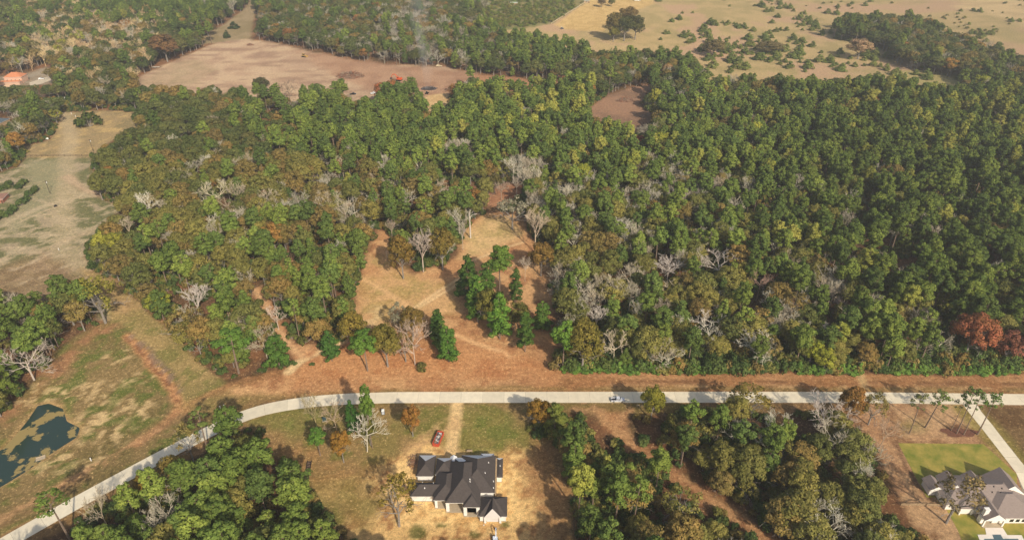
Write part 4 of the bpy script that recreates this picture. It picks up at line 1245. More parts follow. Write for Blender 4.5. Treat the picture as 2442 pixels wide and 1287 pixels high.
for c, size, mk, way, dd in sorted(PICKED, key=lambda q: q[4]):
    kind, x, y, h, wd, rz, tint, cls, px, py, ds, var = c
    key = (size, cls, CNAME[kind], way, mk)
    n = SEEN[key] = SEEN.get(key, -1) + 1
    tree(kind, x, y, h, wd, rz, tint, '%s %s %s %s %s %s' % (ORD[min(n, 11)], size, cls, CNAME[kind], way, MARKS[mk][2]), '%ss %s' % (NAME[kind][1], region(px, py)), var, z=-.05)

# ------------------------------------------------------------------ the rest of the forest: one object per kind, trees set out by geometry nodes
def scatter(name, label, items):
    """items: (kind, var, x, y, sx, sz, rz, tint)"""
    keys = sorted({(i[0], i[1]) for i in items})
    for kk in keys:
        if kk not in SRC:
            items = [i for i in items if (i[0], i[1]) != kk] + [(i[0], next(q[1] for q in SRC if q[0] == i[0]), *i[2:]) for i in items if (i[0], i[1]) == kk]
    keys = sorted({(i[0], i[1]) for i in items})
    me = bpy.data.meshes.new(name)
    me.vertices.add(len(items))
    me.vertices.foreach_set('co', np.array([(i[2], i[3], -.05) for i in items], np.float32).ravel())
    def attr(nm, ty, key, vals):
        a = me.attributes.new(nm, ty, 'POINT')
        a.data.foreach_set(key, np.array(vals).ravel())
    attr('scl', 'FLOAT_VECTOR', 'vector', np.array([(i[4], i[4], i[5]) for i in items], np.float32))
    attr('rot', 'FLOAT_VECTOR', 'vector', np.array([(0, 0, i[6]) for i in items], np.float32))
    attr('tint', 'FLOAT_VECTOR', 'vector', np.array([i[7] for i in items], np.float32))
    attr('vari', 'INT', 'value', np.array([keys.index((i[0], i[1])) for i in items], np.int32))
    o = link(name, me)
    o['kind'] = 'stuff'
    o['label'] = label
    ng = bpy.data.node_groups.new(name + '_nodes', 'GeometryNodeTree')
    ng.interface.new_socket('Geometry', in_out='INPUT', socket_type='NodeSocketGeometry')
    ng.interface.new_socket('Geometry', in_out='OUTPUT', socket_type='NodeSocketGeometry')
    N, L = ng.nodes, ng.links
    gi, go = N.new('NodeGroupInput'), N.new('NodeGroupOutput')
    jn = N.new('GeometryNodeJoinGeometry')
    def named(nm, ty):
        n = N.new('GeometryNodeInputNamedAttribute')
        n.data_type = ty
        n.inputs['Name'].default_value = nm
        return n.outputs['Attribute']
    scl, rot, vari = named('scl', 'FLOAT_VECTOR'), named('rot', 'FLOAT_VECTOR'), named('vari', 'INT')
    er = N.new('FunctionNodeEulerToRotation')
    L.new(rot, er.inputs[0])
    for k, key in enumerate(keys):
        cmp_ = N.new('FunctionNodeCompare')
        cmp_.data_type = 'INT'
        cmp_.operation = 'EQUAL'
        L.new(vari, next(s for s in cmp_.inputs if s.identifier == 'A_INT'))
        next(s for s in cmp_.inputs if s.identifier == 'B_INT').default_value = k
        for src in SRC[key]:
            oi = N.new('GeometryNodeObjectInfo')
            oi.transform_space = 'ORIGINAL'
            oi.inputs['Object'].default_value = src
            oi.inputs['As Instance'].default_value = True
            ip = N.new('GeometryNodeInstanceOnPoints')
            L.new(gi.outputs[0], ip.inputs['Points'])
            L.new(cmp_.outputs[0], ip.inputs['Selection'])
            L.new(oi.outputs['Geometry'], ip.inputs['Instance'])
            L.new(er.outputs[0], ip.inputs['Rotation'])
            L.new(scl, ip.inputs['Scale'])
            L.new(ip.outputs[0], jn.inputs[0])
    L.new(jn.outputs[0], go.inputs[0])
    md = o.modifiers.new('scatter', 'NODES')
    md.node_group = ng
    return o
for cat, nm, lb in (('pine tree', 'pine_forest', 'dense mass of green pines behind the nearer trees'), ('broadleaf tree', 'broadleaf_forest', 'olive and brown broadleaf canopy of the farther woods'), ('bare tree', 'bare_forest', 'pale leafless trees of the farther woods')):
    scatter(nm, lb, [(c[0], c[11], c[1], c[2], c[4] / KIND[c[0]][2], c[3] / KIND[c[0]][1], c[5], c[6]) for c in REST[cat]])

# ------------------------------------------------------------------ shrubs and junipers one by one
PMARKS = [(1490, 60, 'the round pasture clump'), (1340, 70, 'the blue tractor'), (1520, 5, 'the white barn'), (1830, 10, 'the juniper line head'), (1980, 90, 'the juniper line middle'), (2130, 180, 'the juniper line foot'), (2020, 55, 'the oak row head'), (2300, 170, 'the oak row foot'),
          (1640, 150, 'the wooded spur'), (1760, 195, 'the pasture foot'), (1700, 118, 'the brown thicket'), (1832, 118, 'the wide thicket'), (1640, 40, 'the upper bare pasture'), (2380, 50, 'the far right pasture'), (1900, 30, 'the upper right pasture'), (1560, 110, 'the pasture bay')]
def named_tree(kind, x, y, h, wd, tint, what, marks, group):
    px_, py_ = PX(x, y, h * .5)
    q = sorted(marks, key=lambda m_: math.hypot(m_[0] - px_, (m_[1] - py_) * 1.3))[0]
    dx, dy = px_ - q[0], (py_ - q[1]) * 1.3
    way = ('right of' if dx > 0 else 'left of') if abs(dx) > abs(dy) else ('in front of' if dy > 0 else 'behind')
    lb = '%s %s %s' % (what, way, q[2])
    n = SEEN[lb] = SEEN.get(lb, -1) + 1
    return tree(kind, x, y, h, wd, RNG.random() * 6.28, tint, '%s %s' % (ORD[min(n, 11)], lb), group)
NAME['ever'] = ('young_evergreen', 'evergreen', 'crown')
KIND['ever'] = KIND['jun']
px = 1345.0
while px < 2440:
    if fbm(np.array([px]), np.array([3.0]), 60, 5, 2)[0] > .36:
        x, y = G(px, 884 + 4 * RNG.random() + (px - 1345) * .004)
        named_tree('ever', x, y, 3.6 + 3.0 * RNG.random(), 3.6 + 1.8 * RNG.random(), mixc(S(120, 154, 58), S(100, 134, 54), RNG.random()), 'bright green evergreen at the forest foot', MARKS, 'young evergreens along the forest foot')
    px += 9 + 9 * RNG.random()
cnt = tries = 0
while cnt < 255 and tries < 12000:
    tries += 1
    px, py = 1250 + 1190 * RNG.random(), -12 + 236 * RNG.random()
    x, y = G(px, py)
    dens = fbm(np.array([x]), np.array([y]), 45, 23, 3)[0] - .50 + .42 * math.exp(-((px - 1790) / 230) ** 2 - ((py - 120) / 62) ** 2) - (.2 if px < 1560 and py < 100 else 0)
    if not inside1(px, py, P_PASTURE) or inside1(px, py, P_OAKROW) or (1420 < px < 1560 and py < 125) or RNG.random() > dens * 3.2:
        continue
    cnt += 1
    s_ = .6 + 1.2 * RNG.random() ** 1.4
    named_tree('jun', x, y, 5.2 * s_, 7.6 * s_, pick(T_JUN), ('small' if s_ < .85 else 'large' if s_ > 1.2 else 'mid-sized') + ' green juniper', PMARKS, 'junipers scattered over the pasture')
for t in np.linspace(0, 1, 38):
    a = (1830 + 330 * t + 8 * RNG.normal(), 4 + 190 * t ** 1.1 + 4 * RNG.normal())
    x, y = G(*a)
    s_ = 1.0 + .8 * RNG.random()
    named_tree('jun', x, y, 5 * s_, 5.4 * s_, pick(T_JUN), 'juniper in the pasture line', PMARKS, 'junipers in the pasture line')

# undergrowth below the trees: nobody could count it
for k in range(4):
    if ('shrub', k) not in SRC:
        x, y = G((1300, 745, 560, 1480)[k], (892, 872, 900, 1006)[k])
        tree('shrub', x, y, 2.0, 3.2, k, pick(T_DARK), ('low green bush at the lower right corner of the clearing', 'low olive bush by the pale dirt track', 'low bush at the tip of the wood by the mown strip', 'low bush beside the brown trail below the road')[k], var=k)
und = []
n_try = 78000
ux, uy = RNG.uniform(-420, 420, n_try), 118 + 520 * RNG.random(n_try) ** 1.15
uqx, uqy = PX(ux, uy)
ok = (uqx > -100) & (uqx < 2550)
for p in OPEN + [P_PASTURE]:
    ok &= ~inside(uqx, uqy, p)
ok &= seg_dist(ux, uy, [tuple(p) for p in RW]) > 6.5
den = fbm(ux, uy, 20, 55, 3)
leftish = (uqx < 900) & (uqy > 400) & (uqy < 920)
edge = (uqx > 1330) & (uqy > 840) & (uqy < 888)
den = np.where(edge, .8, den)
ok &= RNG.random(n_try) < np.clip((den - .30) * 2.6, 0, 1) * np.where(leftish, .62, 1.0)
for i in np.nonzero(ok)[0]:
    r_ = RNG.random()
    tint = pick(T_DARK) if r_ < .62 else (pick(T_OLIVE) if r_ < .85 else pick(T_BROWN))
    s_ = (.8 + .9 * RNG.random()) * (1.35 if edge[i] else 1)
    und.append(('shrub', int(RNG.integers(4)), ux[i], uy[i], s_, s_ * (.8 + .9 * RNG.random()), RNG.random() * 6.28, tint))
scatter('undergrowth', 'dark green bushes and saplings under the trees', und)
# scrubby corner left of the paddock, bushes on the far pasture
scr = []
sx_, sy_ = RNG.uniform(1150, 1400, 900), RNG.uniform(-25, 66, 900)
for a, b in zip(sx_, sy_):
    if inside(np.array([a]), np.array([b]), [(1150, 66), (1155, 0), (1180, -30), (1420, -30), (1402, 0), (1318, 54), (1240, 66)])[0]:
        x, y = G(a, b)
        s_ = 1 + 1.1 * RNG.random()
        scr.append(('shrub', int(RNG.integers(4)), x, y, s_, s_, RNG.random() * 6, pick(T_JUN) if RNG.random() < .6 else pick(T_OLIVE)))
for k in range(500):
    a, b = RNG.uniform(1700, 2500), RNG.uniform(-25, 120)
    x, y = G(a, b)
    if b < 30 + (a - 1900) * .12 and fbm(np.array([x]), np.array([y]), 40, 77, 3)[0] > .53:
        s_ = .7 + 1.0 * RNG.random()
        scr.append(('shrub', int(RNG.integers(4)), x, y, s_, s_, RNG.random() * 6, pick(T_OLIVE) if RNG.random() < .6 else pick(T_JUN)))
scatter('scrub_vegetation', 'low green scrub over the far pasture corner', scr)

# ------------------------------------------------------------------ buildings
SHINGLE = pm('dark_shingles', S(78, 71, 68), .95, .18, 1.4, bump=.4, bscale=4)
SHINGLE_G = pm('grey_shingles', S(140, 126, 118), .95, .12, 1.6, bump=.4, bscale=4)
UNDER = pm('pale_underlayment', S(234, 233, 230), .7, .05, 1.5)
WHITE = pm('white_paint', S(236, 232, 224), .7, .04, .8)
SIDING = pm('pale_siding', S(222, 216, 212), .8, .05, .8)
FASCIA = pm('white_fascia', S(226, 222, 214), .7, .04, 1)
FOUND = pm('foundation_concrete', S(176, 160, 136), .9, .12, 1)
GLASS = pm('window_glass', S(30, 34, 38), .12, .1, .5, spec=.6)
WOOD = pm('weathered_wood', S(178, 152, 118), .9, .2, 2)
DARKM = pm('dark_metal', S(44, 42, 42), .6, .2, 2)
TILE = pm('terracotta_roof', S(204, 132, 92), .9, .14, 1.5, bump=.4, bscale=3)
RUBBER = pm('tyre_rubber', S(28, 28, 29), .9, .2, 4)
CHROME = pm('bright_metal', S(206, 206, 208), .35, .05, 3, metal=.6)

class House:
    def __init__(self, name, label, cat, cx, cy, rz=0.0):
        self.o = thing(name, label, cat, (cx, cy, 0), rz)
        self.c = Vector((cx, cy))
        self.vol = []
    def roof(self, x0, x1, y0, y1, ze, pitch, style, mat, over=.45, under=(), n_ins=1.0, walls=True, wallmat=None, wall_y0=None, lab=None):
        """a hip or gable roof over the rectangle of its eaves (local metres), solid, with fascia; the walls stand inside the overhang"""
        if style == 'hip':
            ridge_x = (x1 - x0) >= (y1 - y0)
        else:
            ridge_x = style == 'gable_x'
        half = (y1 - y0) / 2 if ridge_x else (x1 - x0) / 2
        rise = half * math.tan(R(pitch))
        ins = half if style == 'hip' else 0.0
        zt = ze + .22
        if ridge_x:
            r0, r1 = (x0 + ins, (y0 + y1) / 2), (x1 - ins, (y0 + y1) / 2)
        else:
            r0, r1 = ((x0 + x1) / 2, y0 + ins), ((x0 + x1) / 2, max(y1 - ins * n_ins, y0 + ins + .3))
        a, b, c, d_ = (x0, y0, zt), (x1, y0, zt), (x1, y1, zt), (x0, y1, zt)
        p, q = (r0[0], r0[1], zt + rise), (r1[0], r1[1], zt + rise)
        mb = MB()
        if ridge_x:
            F = {'s': [a, b, q, p], 'e': [b, c, q], 'n': [c, d_, p, q], 'w': [d_, a, p]}
        else:
            F = {'s': [a, b, p], 'e': [b, c, q, p], 'n': [c, d_, q], 'w': [d_, a, p, q]}
        gab = () if style == 'hip' else (('e', 'w') if ridge_x else ('s', 'n'))
        for k, f in F.items():
            mb.face(f, 1 if k in gab else (2 if k in under else 0))
        lo = [(v[0], v[1], ze) for v in (a, b, c, d_)]
        for k in range(4):
            u, v = (a, b, c, d_)[k], (a, b, c, d_)[(k + 1) % 4]
            mb.face([lo[k], lo[(k + 1) % 4], v, u], 3)
        mb.face(lo[::-1], 3)
        r = mb.obj('roof', [mat, wallmat or SIDING, UNDER, FASCIA], self.o)
        if lab:
            r['label'] = lab
        self.vol.append((x0, x1, y0, y1, zt, math.tan(R(pitch)), style, ridge_x))
        if walls:
            wy = (y0 + over) if wall_y0 is None else wall_y0
            m2 = MB().box(((x0 + x1) / 2, (wy + y1 - over) / 2, (ze + .3) / 2 + .0), (x1 - x0 - 2 * over, y1 - over - wy, ze - .3), mi=0)
            m2.box(((x0 + x1) / 2, (wy + y1 - over) / 2, .1), (x1 - x0 - 2 * over + .08, y1 - over - wy + .08, .44), mi=1)
            m2.obj('wall', [wallmat or WHITE, FOUND], self.o)
        return r
    def rz(self, x, y):
        best = 0
        for x0, x1, y0, y1, zt, t, st, rx in self.vol:
            if x0 < x < x1 and y0 < y < y1:
                ex, ey = min(x - x0, x1 - x), min(y - y0, y1 - y)
                h = min(ex, ey) if st == 'hip' else (ey if rx else ex)
                best = max(best, zt + h * t)
        return best
    def vent(self, x, y, mat, h=.45, r=.12):
        z = self.rz(x, y)
        MB().tube((x, y, z - .15), (x, y, z + h), r, r, 7).tube((x, y, z - .1), (x, y, z + .08), r * 2.2, r * 1.3, 7).obj('vent_pipe', mat, self.o)
    def window(self, x, y, z, w_, h_, ax='x'):
        sz = (w_, .1, h_) if ax == 'x' else (.1, w_, h_)
        fr = (w_ + .24, .06, h_ + .24) if ax == 'x' else (.06, w_ + .24, h_ + .24)
        o = MB().box((x, y, z), fr).obj('window', FASCIA, self.o)
        MB().box((x, y, z), sz).obj('pane', GLASS, o)

# --- dark-roofed house under construction
def ZB(zx, zy, z):
    return G(900 + zx / 5.21, 1040 + zy / 5.21, z)
hc = ZB(1000, 700, 0)
H1 = House('unfinished_house', 'large dark-roofed white house under construction on bare sandy lot', 'house', hc[0], hc[1])
def vol(H, Z, x0, x1, yf, yb, ze, pitch, style='hip', mat=SHINGLE, **k):
    a, b = Z(x0, yf, ze), Z(x1, yf, ze)
    c = Z((x0 + x1) / 2, yb, ze)
    X0, X1, Y0, Y1 = a[0] - H.c.x, b[0] - H.c.x, a[1] - H.c.y, c[1] - H.c.y
    H.roof(X0, X1, Y0, Y1, ze, pitch, style, mat, **k)
    return X0, X1, Y0, Y1
PW = 6.0
vol(H1, ZB, 480, 700, 500, 238, 3.0, 44, under=('n',), n_ins=1.75)
vol(H1, ZB, 405, 880, 750, 575, 3.0, 40)
vol(H1, ZB, 690, 1000, 800, 430, 4.0, 38, walls=False)
c_ = vol(H1, ZB, 715, 935, 480, 272, 4.1, 42, under=('n',), n_ins=1.8)
vol(H1, ZB, 925, 1148, 500, 268, 4.1, 42, under=('n',), n_ins=1.8)
vol(H1, ZB, 1275, 1445, 420, 218, 4.0, 42, under=('n',), n_ins=1.8)
d1 = vol(H1, ZB, 842, 1272, 830, 310, 4.6, 44, walls=False)
H1.roof(c_[1] - 1.5, c_[1] + 1.1, c_[3] - 5, c_[3] + .6, 4.1, 40, 'gable_y', UNDER, walls=False, lab='pale unshingled entry gable')
d2 = vol(H1, ZB, 1010, 1458, 705, 238, 4.1, 39, under=('n',))
e1 = vol(H1, ZB, 1062, 1275, 885, 640, 4.5, 40, walls=False)
f1 = vol(H1, ZB, 1255, 1612, 1000, 752, 2.9, 42)
g1 = vol(H1, ZB, 1468, 1558, 515, 272, 2.8, 20, under=('n',))
# garage gable on the south side
gx0, gx1 = ZB(1325, 1000, 2.9)[0] - H1.c.x, ZB(1538, 1000, 2.9)[0] - H1.c.x
H1.roof(gx0, gx1, f1[2] - .35, f1[2] + 4.6, 2.85, 57, 'gable_y', SHINGLE, walls=False, wallmat=SIDING, lab='dark gable roof with pale sided front')
for sx in (gx0 + .35, gx1 - .35):
    MB().box((sx, f1[2] - .05, 1.4), (.7, .5, 2.8)).obj('pier', WHITE, H1.o)
MB().box(((gx0 + gx1) / 2, f1[2] + .38, 1.25), (gx1 - gx0 - 1.6, .12, 2.4)).obj('garage_door', SIDING, H1.o)
# inner walls behind the open porches, porch floors, columns
for (x0, x1, y0, y1), dep, hh in ((d1, 6.5, 4.6), (e1, 4.5, 4.5)):
    MB().box(((x0 + x1) / 2, (y0 + dep + y1 - .5) / 2, hh / 2), (x1 - x0 - 1.0, y1 - .5 - y0 - dep, hh)).obj('wall', WHITE, H1.o)
    MB().box(((x0 + x1) / 2, y0 + dep / 2, .08), (x1 - x0 - .3, dep + .6, .24)).obj('porch_floor', FOUND, H1.o)
    for sx in (x0 + .75, x1 - .75):
        MB().box((sx, y0 + .6, hh / 2), (1.15, .9, hh)).obj('column', WHITE, H1.o)
    for k in range(2):
        H1.window((x0 + x1) / 2 + (k - .5) * 3.0, y0 + dep - .03, 1.9, 1.5, 2.2)
b2x = ZB(705, 800, 4.0)[0] - H1.c.x
b2y = ZB(705, 800, 4.0)[1] - H1.c.y
MB().box((b2x + .6, b2y + .6, 2.0), (.9, .8, 4.0)).obj('column', WHITE, H1.o)
MB().box((b2x + 3.0, b2y + 8, 2.0), (5.6, 9, 4.0)).obj('wall', WHITE, H1.o)
MB().box((b2x + 2.8, b2y + 1.9, .07), (5.4, 4, .24)).obj('porch_floor', FOUND, H1.o)
for zx, zy in ((625, 520), (697, 598), (590, 670), (560, 570), (1150, 580), (1152, 604), (1338, 470), (1380, 322), (1440, 518), (1440, 597), (1524, 357), (1318, 948)):
    x, y = ZB(zx, zy, 6.5 if 700 < zx < 1460 else 3.8)
    H1.vent(x - H1.c.x, y - H1.c.y, WHITE)
for k in range(3):
    x, y = ZB(600 + k * 28, 756, 2.4)
    H1.window(x - H1.c.x, y - H1.c.y + .47, 2.0, .6, .6)
# plywood side strip between the main roof and the lean-to
MB().box((d2[1] + .25, (d2[2] + d2[3]) / 2, 1.6), (.5, d2[3] - d2[2] - 1, 3.2)).obj('side_framing', WOOD, H1.o)

# --- grey-roofed house, bottom right
def ZG(zx, zy, z):
    return G(2180 + zx / 6.218, 1080 + zy / 6.218, z)
hc = ZG(1100, 750, 0)
H2 = House('grey_roofed_house', 'long grey-roofed white house with pool deck beside the green lawn', 'house', hc[0], hc[1])
m1 = vol(H2, ZG, 690, 1760, 832, 330, 3.1, 27, 'hip', SHINGLE_G, wall_y0=None)
m2 = vol(H2, ZG, 1180, 1900, 972, 470, 3.0, 27, 'hip', SHINGLE_G)
vol(H2, ZG, 480, 860, 770, 430, 3.0, 28, 'hip', SHINGLE_G)
for x0, x1, yf, yb, ze, pt in ((232, 440, 560, 372, 2.9, 36), (462, 725, 560, 335, 3.0, 42), (860, 1085, 560, 318, 3.1, 42), (1205, 1640, 620, 330, 3.1, 40)):
    vol(H2, ZG, x0, x1, yf, yb, ze, pt, 'gable_y', SHINGLE_G, wallmat=WHITE)
pg = vol(H2, ZG, 1050, 1372, 1005, 560, 3.2, 38, 'gable_y', SHINGLE_G, walls=False, wallmat=WHITE)
for sx in (pg[0] + .35, pg[1] - .35):
    MB().box((sx, pg[2] + .4, 1.6), (.5, .5, 3.2)).obj('column', WHITE, H2.o)
MB().box(((pg[0] + pg[1]) / 2, pg[2] + 4, .05), (pg[1] - pg[0] - .4, 8.6, .2)).obj('porch_floor', FOUND, H2.o)
for sx in (m1[0] + .5, m1[0] + 4.6):
    MB().box((sx, m1[2] + .3, 1.55), (.4, .4, 3.1)).obj('column', WHITE, H2.o)
cx_, cy_ = ZG(985, 1010, 0)
MB().box((cx_ - H2.c.x, cy_ - H2.c.y, 1.4), (2.2, 1.5, 2.8)).box((cx_ - H2.c.x, cy_ - H2.c.y, 3.8), (1.5, 1.1, 5.4)).box((cx_ - H2.c.x, cy_ - H2.c.y, 6.55), (1.7, 1.3, .25)).obj('chimney', WHITE, H2.o)
for k in range(4):
    x, y = ZG(1450 + 90 * k, 1000, 1.6)
    H2.window(x - H2.c.x, m2[2] + .43, 1.6, 1.3, 1.4)
for zx, zy in ((870, 600), (988, 520), (1018, 520), (1160, 530), (1150, 590), (1285, 550), (1270, 605), (905, 455), (975, 455)):
    x, y = ZG(zx, zy, 5.5)
    H2.vent(x - H2.c.x, y - H2.c.y, DARKM, .4, .14)
dk = sheet('pool_deck', [(2331, 1274), (2352, 1274), (2348, 1253), (2388, 1253), (2402, 1275), (2436, 1275), (2470, 1340), (2355, 1340)], .10, pm('deck_paving', S(226, 216, 204), .8, .05, .6), 'white paved pool deck behind the grey-roofed house')
POOL = pm('pool_water', S(84, 104, 110), .08, .1, .3, spec=.6)
pool = MB().prism([G(*p) for p in ((2345, 1330), (2440, 1330), (2428, 1284), (2392, 1284), (2386, 1274), (2366, 1274), (2370, 1284), (2347, 1284))], -.3, .13).obj('pool_water', POOL)
struct(pool, 'blue grey swimming pool water')
for px_, py_, lb in ((2207, 1146, 'dark clipped bush at the left corner of the grey-roofed house'), (2262, 1132, 'dark clipped bush between two grey gables')):
    x, y = G(px_, py_)
    tree('shrub', x, y, 1.8, 2.8, 1, S(50, 58, 40), lb)  # near-black tint has the shade on these bushes painted in

# --- far houses and sheds
def small_house(name, label, px_, py_, w_, d_, ze, pitch, rz, roofmat, wallmat=WHITE, style='hip', cat='house', windows=2):
    x, y = G(px_, py_)
    H = House(name, label, cat, x, y, rz)
    H.roof(-w_ / 2, w_ / 2, -d_ / 2, d_ / 2, ze, pitch, style, roofmat, wallmat=wallmat)
    for k in range(windows):
        H.window((k - (windows - 1) / 2) * w_ / (windows + .5), -d_ / 2 + .42, ze * .55, 1.2, 1.2)
    MB().box((w_ * .5 - 1.2, -d_ / 2 + .42, 1.05), (1.0, .1, 2.1)).obj('door', pm('door_paint', S(96, 70, 56), .7), H.o)
    return H
TH = small_house('terracotta_house', 'two-storey house with orange terracotta roofs at the far left', 42, 196, 17, 12, 6.2, 30, R(6), TILE, pm('peach_stucco', S(214, 176, 150), .9, .06, .6), windows=4)
TH.roof(-12, 8, -11, -5.6, 3.0, 20, 'hip', TILE, wallmat=pm('peach_stucco', S(1, 1, 1)))
small_house('garden_house', 'small tan-roofed outbuilding below the terracotta house', 20, 213, 9, 6, 2.6, 25, R(8), pm('tan_roof', S(206, 172, 138), .9, .1, 1), WHITE, 'hip', 'house', 1)
small_house('brown_roofed_house', 'low brown-roofed house behind the hedge at the left edge', -14, 480, 16, 10, 2.9, 24, R(12), pm('brown_roof', S(150, 112, 96), .9, .12, 1.2), pm('brick_wall', S(168, 110, 84), .9, .15, 2))
small_house('blue_roofed_house', 'low house with blue grey metal roof at the left edge', -4, 296, 15, 12, 3.0, 20, R(-8), pm('blue_metal_roof', S(92, 104, 112), .5, .06, .6), WOOD)
small_house('grey_shed', 'small grey-roofed shed among trees left of the dirt field', 268, 160, 9, 7, 2.8, 24, R(24), pm('grey_roof', S(160, 156, 146), .8, .08, 1), WOOD, 'gable_x', 'shed', 1)
small_house('paddock_shed', 'open grey shed at the top of the pale paddock', 1399, 7, 9, 5, 3.0, 10, R(-4), pm('grey_roof', S(1, 1, 1)), WOOD, 'gable_x', 'shed', 1)
small_house('white_barn', 'white metal building beyond the pasture clump', 1520, 2, 10, 6, 3.2, 14, R(-14), UNDER, WHITE, 'gable_x', 'barn', 1)
small_house('green_roofed_shed', 'pale green-roofed shed in the far scrub', 1226, 12, 11, 6, 3.0, 16, R(-6), pm('green_metal_roof', S(176, 186, 164), .6, .06, .6), WOOD, 'gable_x', 'shed', 1)

# ------------------------------------------------------------------ far lanes
ASPH = pm('grey_asphalt', S(150, 142, 138), .9, .1, .4)
sheet('lane', [(118, 270), (158, 233), (168, 240), (166, 249), (150, 262), (138, 274)], .03, ASPH, 'grey paved lane ending at the grassy lane on the left')
sheet('lane', [(428, 40), (470, -8), (488, -8), (442, 40)], .03, pm('pale_gravel', S(206, 190, 164), .95, .1, .6), 'pale gravel lane at the far top left')
sheet('lane', [(70, 206), (100, 200), (135, 186), (176, 162), (170, 157), (125, 180), (70, 197)], .03, pm('pale_gravel', S(1, 1, 1)), 'pale gravel yard lane beside the terracotta house')

# ------------------------------------------------------------------ vehicles and machines
def wheel(parent, x, y, z, r, w_):
    t = MB().tube((x, y - w_ / 2, z), (x, y + w_ / 2, z), r, r, 14).obj('wheel', RUBBER, parent)
    MB().tube((x, y - w_ / 2 - .02, z), (x, y + w_ / 2 + .02, z), r * .58, r * .58, 10).obj('rim', CHROME, t)

def pickup(label, px_, py_, rz, paint, bed=True, L_=5.8, z=.06):
    x, y = G(px_, py_)
    o = thing('pickup_truck', label, 'pickup', (x, y, z), rz)
    s = L_ / 5.8
    lower = [(-2.88, .45), (-2.88, 1.0), (-2.8, 1.08), (.95, 1.10), (1.0, 1.14), (2.55, 1.06), (2.82, .92), (2.9, .5), (2.6, .42), (-2.6, .42)]
    if bed:
        lower = [(-.75, .42), (-.75, 1.10), (.95, 1.10), (1.0, 1.14), (2.55, 1.06), (2.82, .92), (2.9, .5), (2.6, .42)]
    MB().profile([(a * s, b) for a, b in lower], 1.95).obj('body', paint, o)
    cab = [(-.75, 1.08), (-.72, 1.62), (-.5, 1.84), (.75, 1.86), (1.35, 1.12), (1.3, 1.08)] if bed else [(-2.6, 1.05), (-2.4, 1.7), (-2.1, 1.82), (.6, 1.86), (1.35, 1.12), (1.3, 1.05)]
    MB().profile([(a * s, b) for a, b in cab], 1.66).obj('cab', paint, o)
    MB().face([(1.30 * s, -.76, 1.16), (1.30 * s, .76, 1.16), (.80 * s, .70, 1.80), (.80 * s, -.70, 1.80)]).face([(1.33 * s, -.76, 1.18), (.83 * s, -.70, 1.82), (.83 * s, .70, 1.82), (1.33 * s, .76, 1.18)][::-1]).obj('windscreen', GLASS, o)
    for sy in (-.835, .835):
        MB().box((.42 * s, sy, 1.46), (.8 * s, .03, .46)).obj('side_window', GLASS, o)
        MB().box((-.35 * s, sy, 1.46), (.55 * s, .03, .46)).obj('side_window', GLASS, o)
        MB().box((1.05 * s, sy * 1.26, 1.25), (.16, .26, .2)).obj('mirror', paint, o)
        MB().box((2.84 * s, sy * .86, .84), (.1, .36, .18)).obj('headlight', CHROME, o)
        MB().box((-2.9 * s, sy * .98, .86), (.06, .2, .3)).obj('tail_light', pm('tail_red', S(150, 30, 24), .4), o)
    if bed:
        b = MB().box((-1.83 * s, -.92, .78), (2.15 * s, .11, .72)).box((-1.83 * s, .92, .78), (2.15 * s, .11, .72)).box((-2.84 * s, 0, .78), (.1, 1.74, .72))
        b.obj('bed_side', paint, o)
        MB().box((-1.83 * s, 0, .60), (2.1 * s, 1.74, .1)).obj('bed_floor', DARKM, o)
    MB().box((2.92 * s, 0, .52), (.14, 1.9, .24)).box((-2.95 * s, 0, .5), (.14, 1.86, .2)).obj('bumper', CHROME, o)
    for sx in (-1.82, 1.85):
        for sy in (-.86, .86):
            wheel(o, sx * s, sy, .39, .39, .26)
    return o
SILVER = pm('silver_paint', S(206, 208, 214), .45, .03, 1, spec=.5)
BLACKP = pm('black_paint', S(30, 31, 34), .3, .05, 1, spec=.5)
WHITEP = pm('white_car_paint', S(226, 226, 224), .35, .02, 1, spec=.5)
pickup('silver pickup truck parked on the edge of the concrete road', 1473, 955.5, 0, SILVER)
pickup('black pickup truck under the pines by the dirt field', 842, 226, R(10), BLACKP, z=.02)
pickup('white pickup truck among pines by the rust orange trees', 891, 224, R(25), WHITEP, z=.02)
pickup('white car parked in the yard of the terracotta house', 99, 190, R(18), WHITEP, False, 5.0, .05)
pickup('white van beside the paddock fence', 1363, 22, R(50), WHITEP, False, 6.2, .02)
pickup('pale truck at the forest edge of the far dirt field', 1047, 159, R(-4), pm('cream_paint', S(214, 196, 160), .5), False, 6.5, .02)

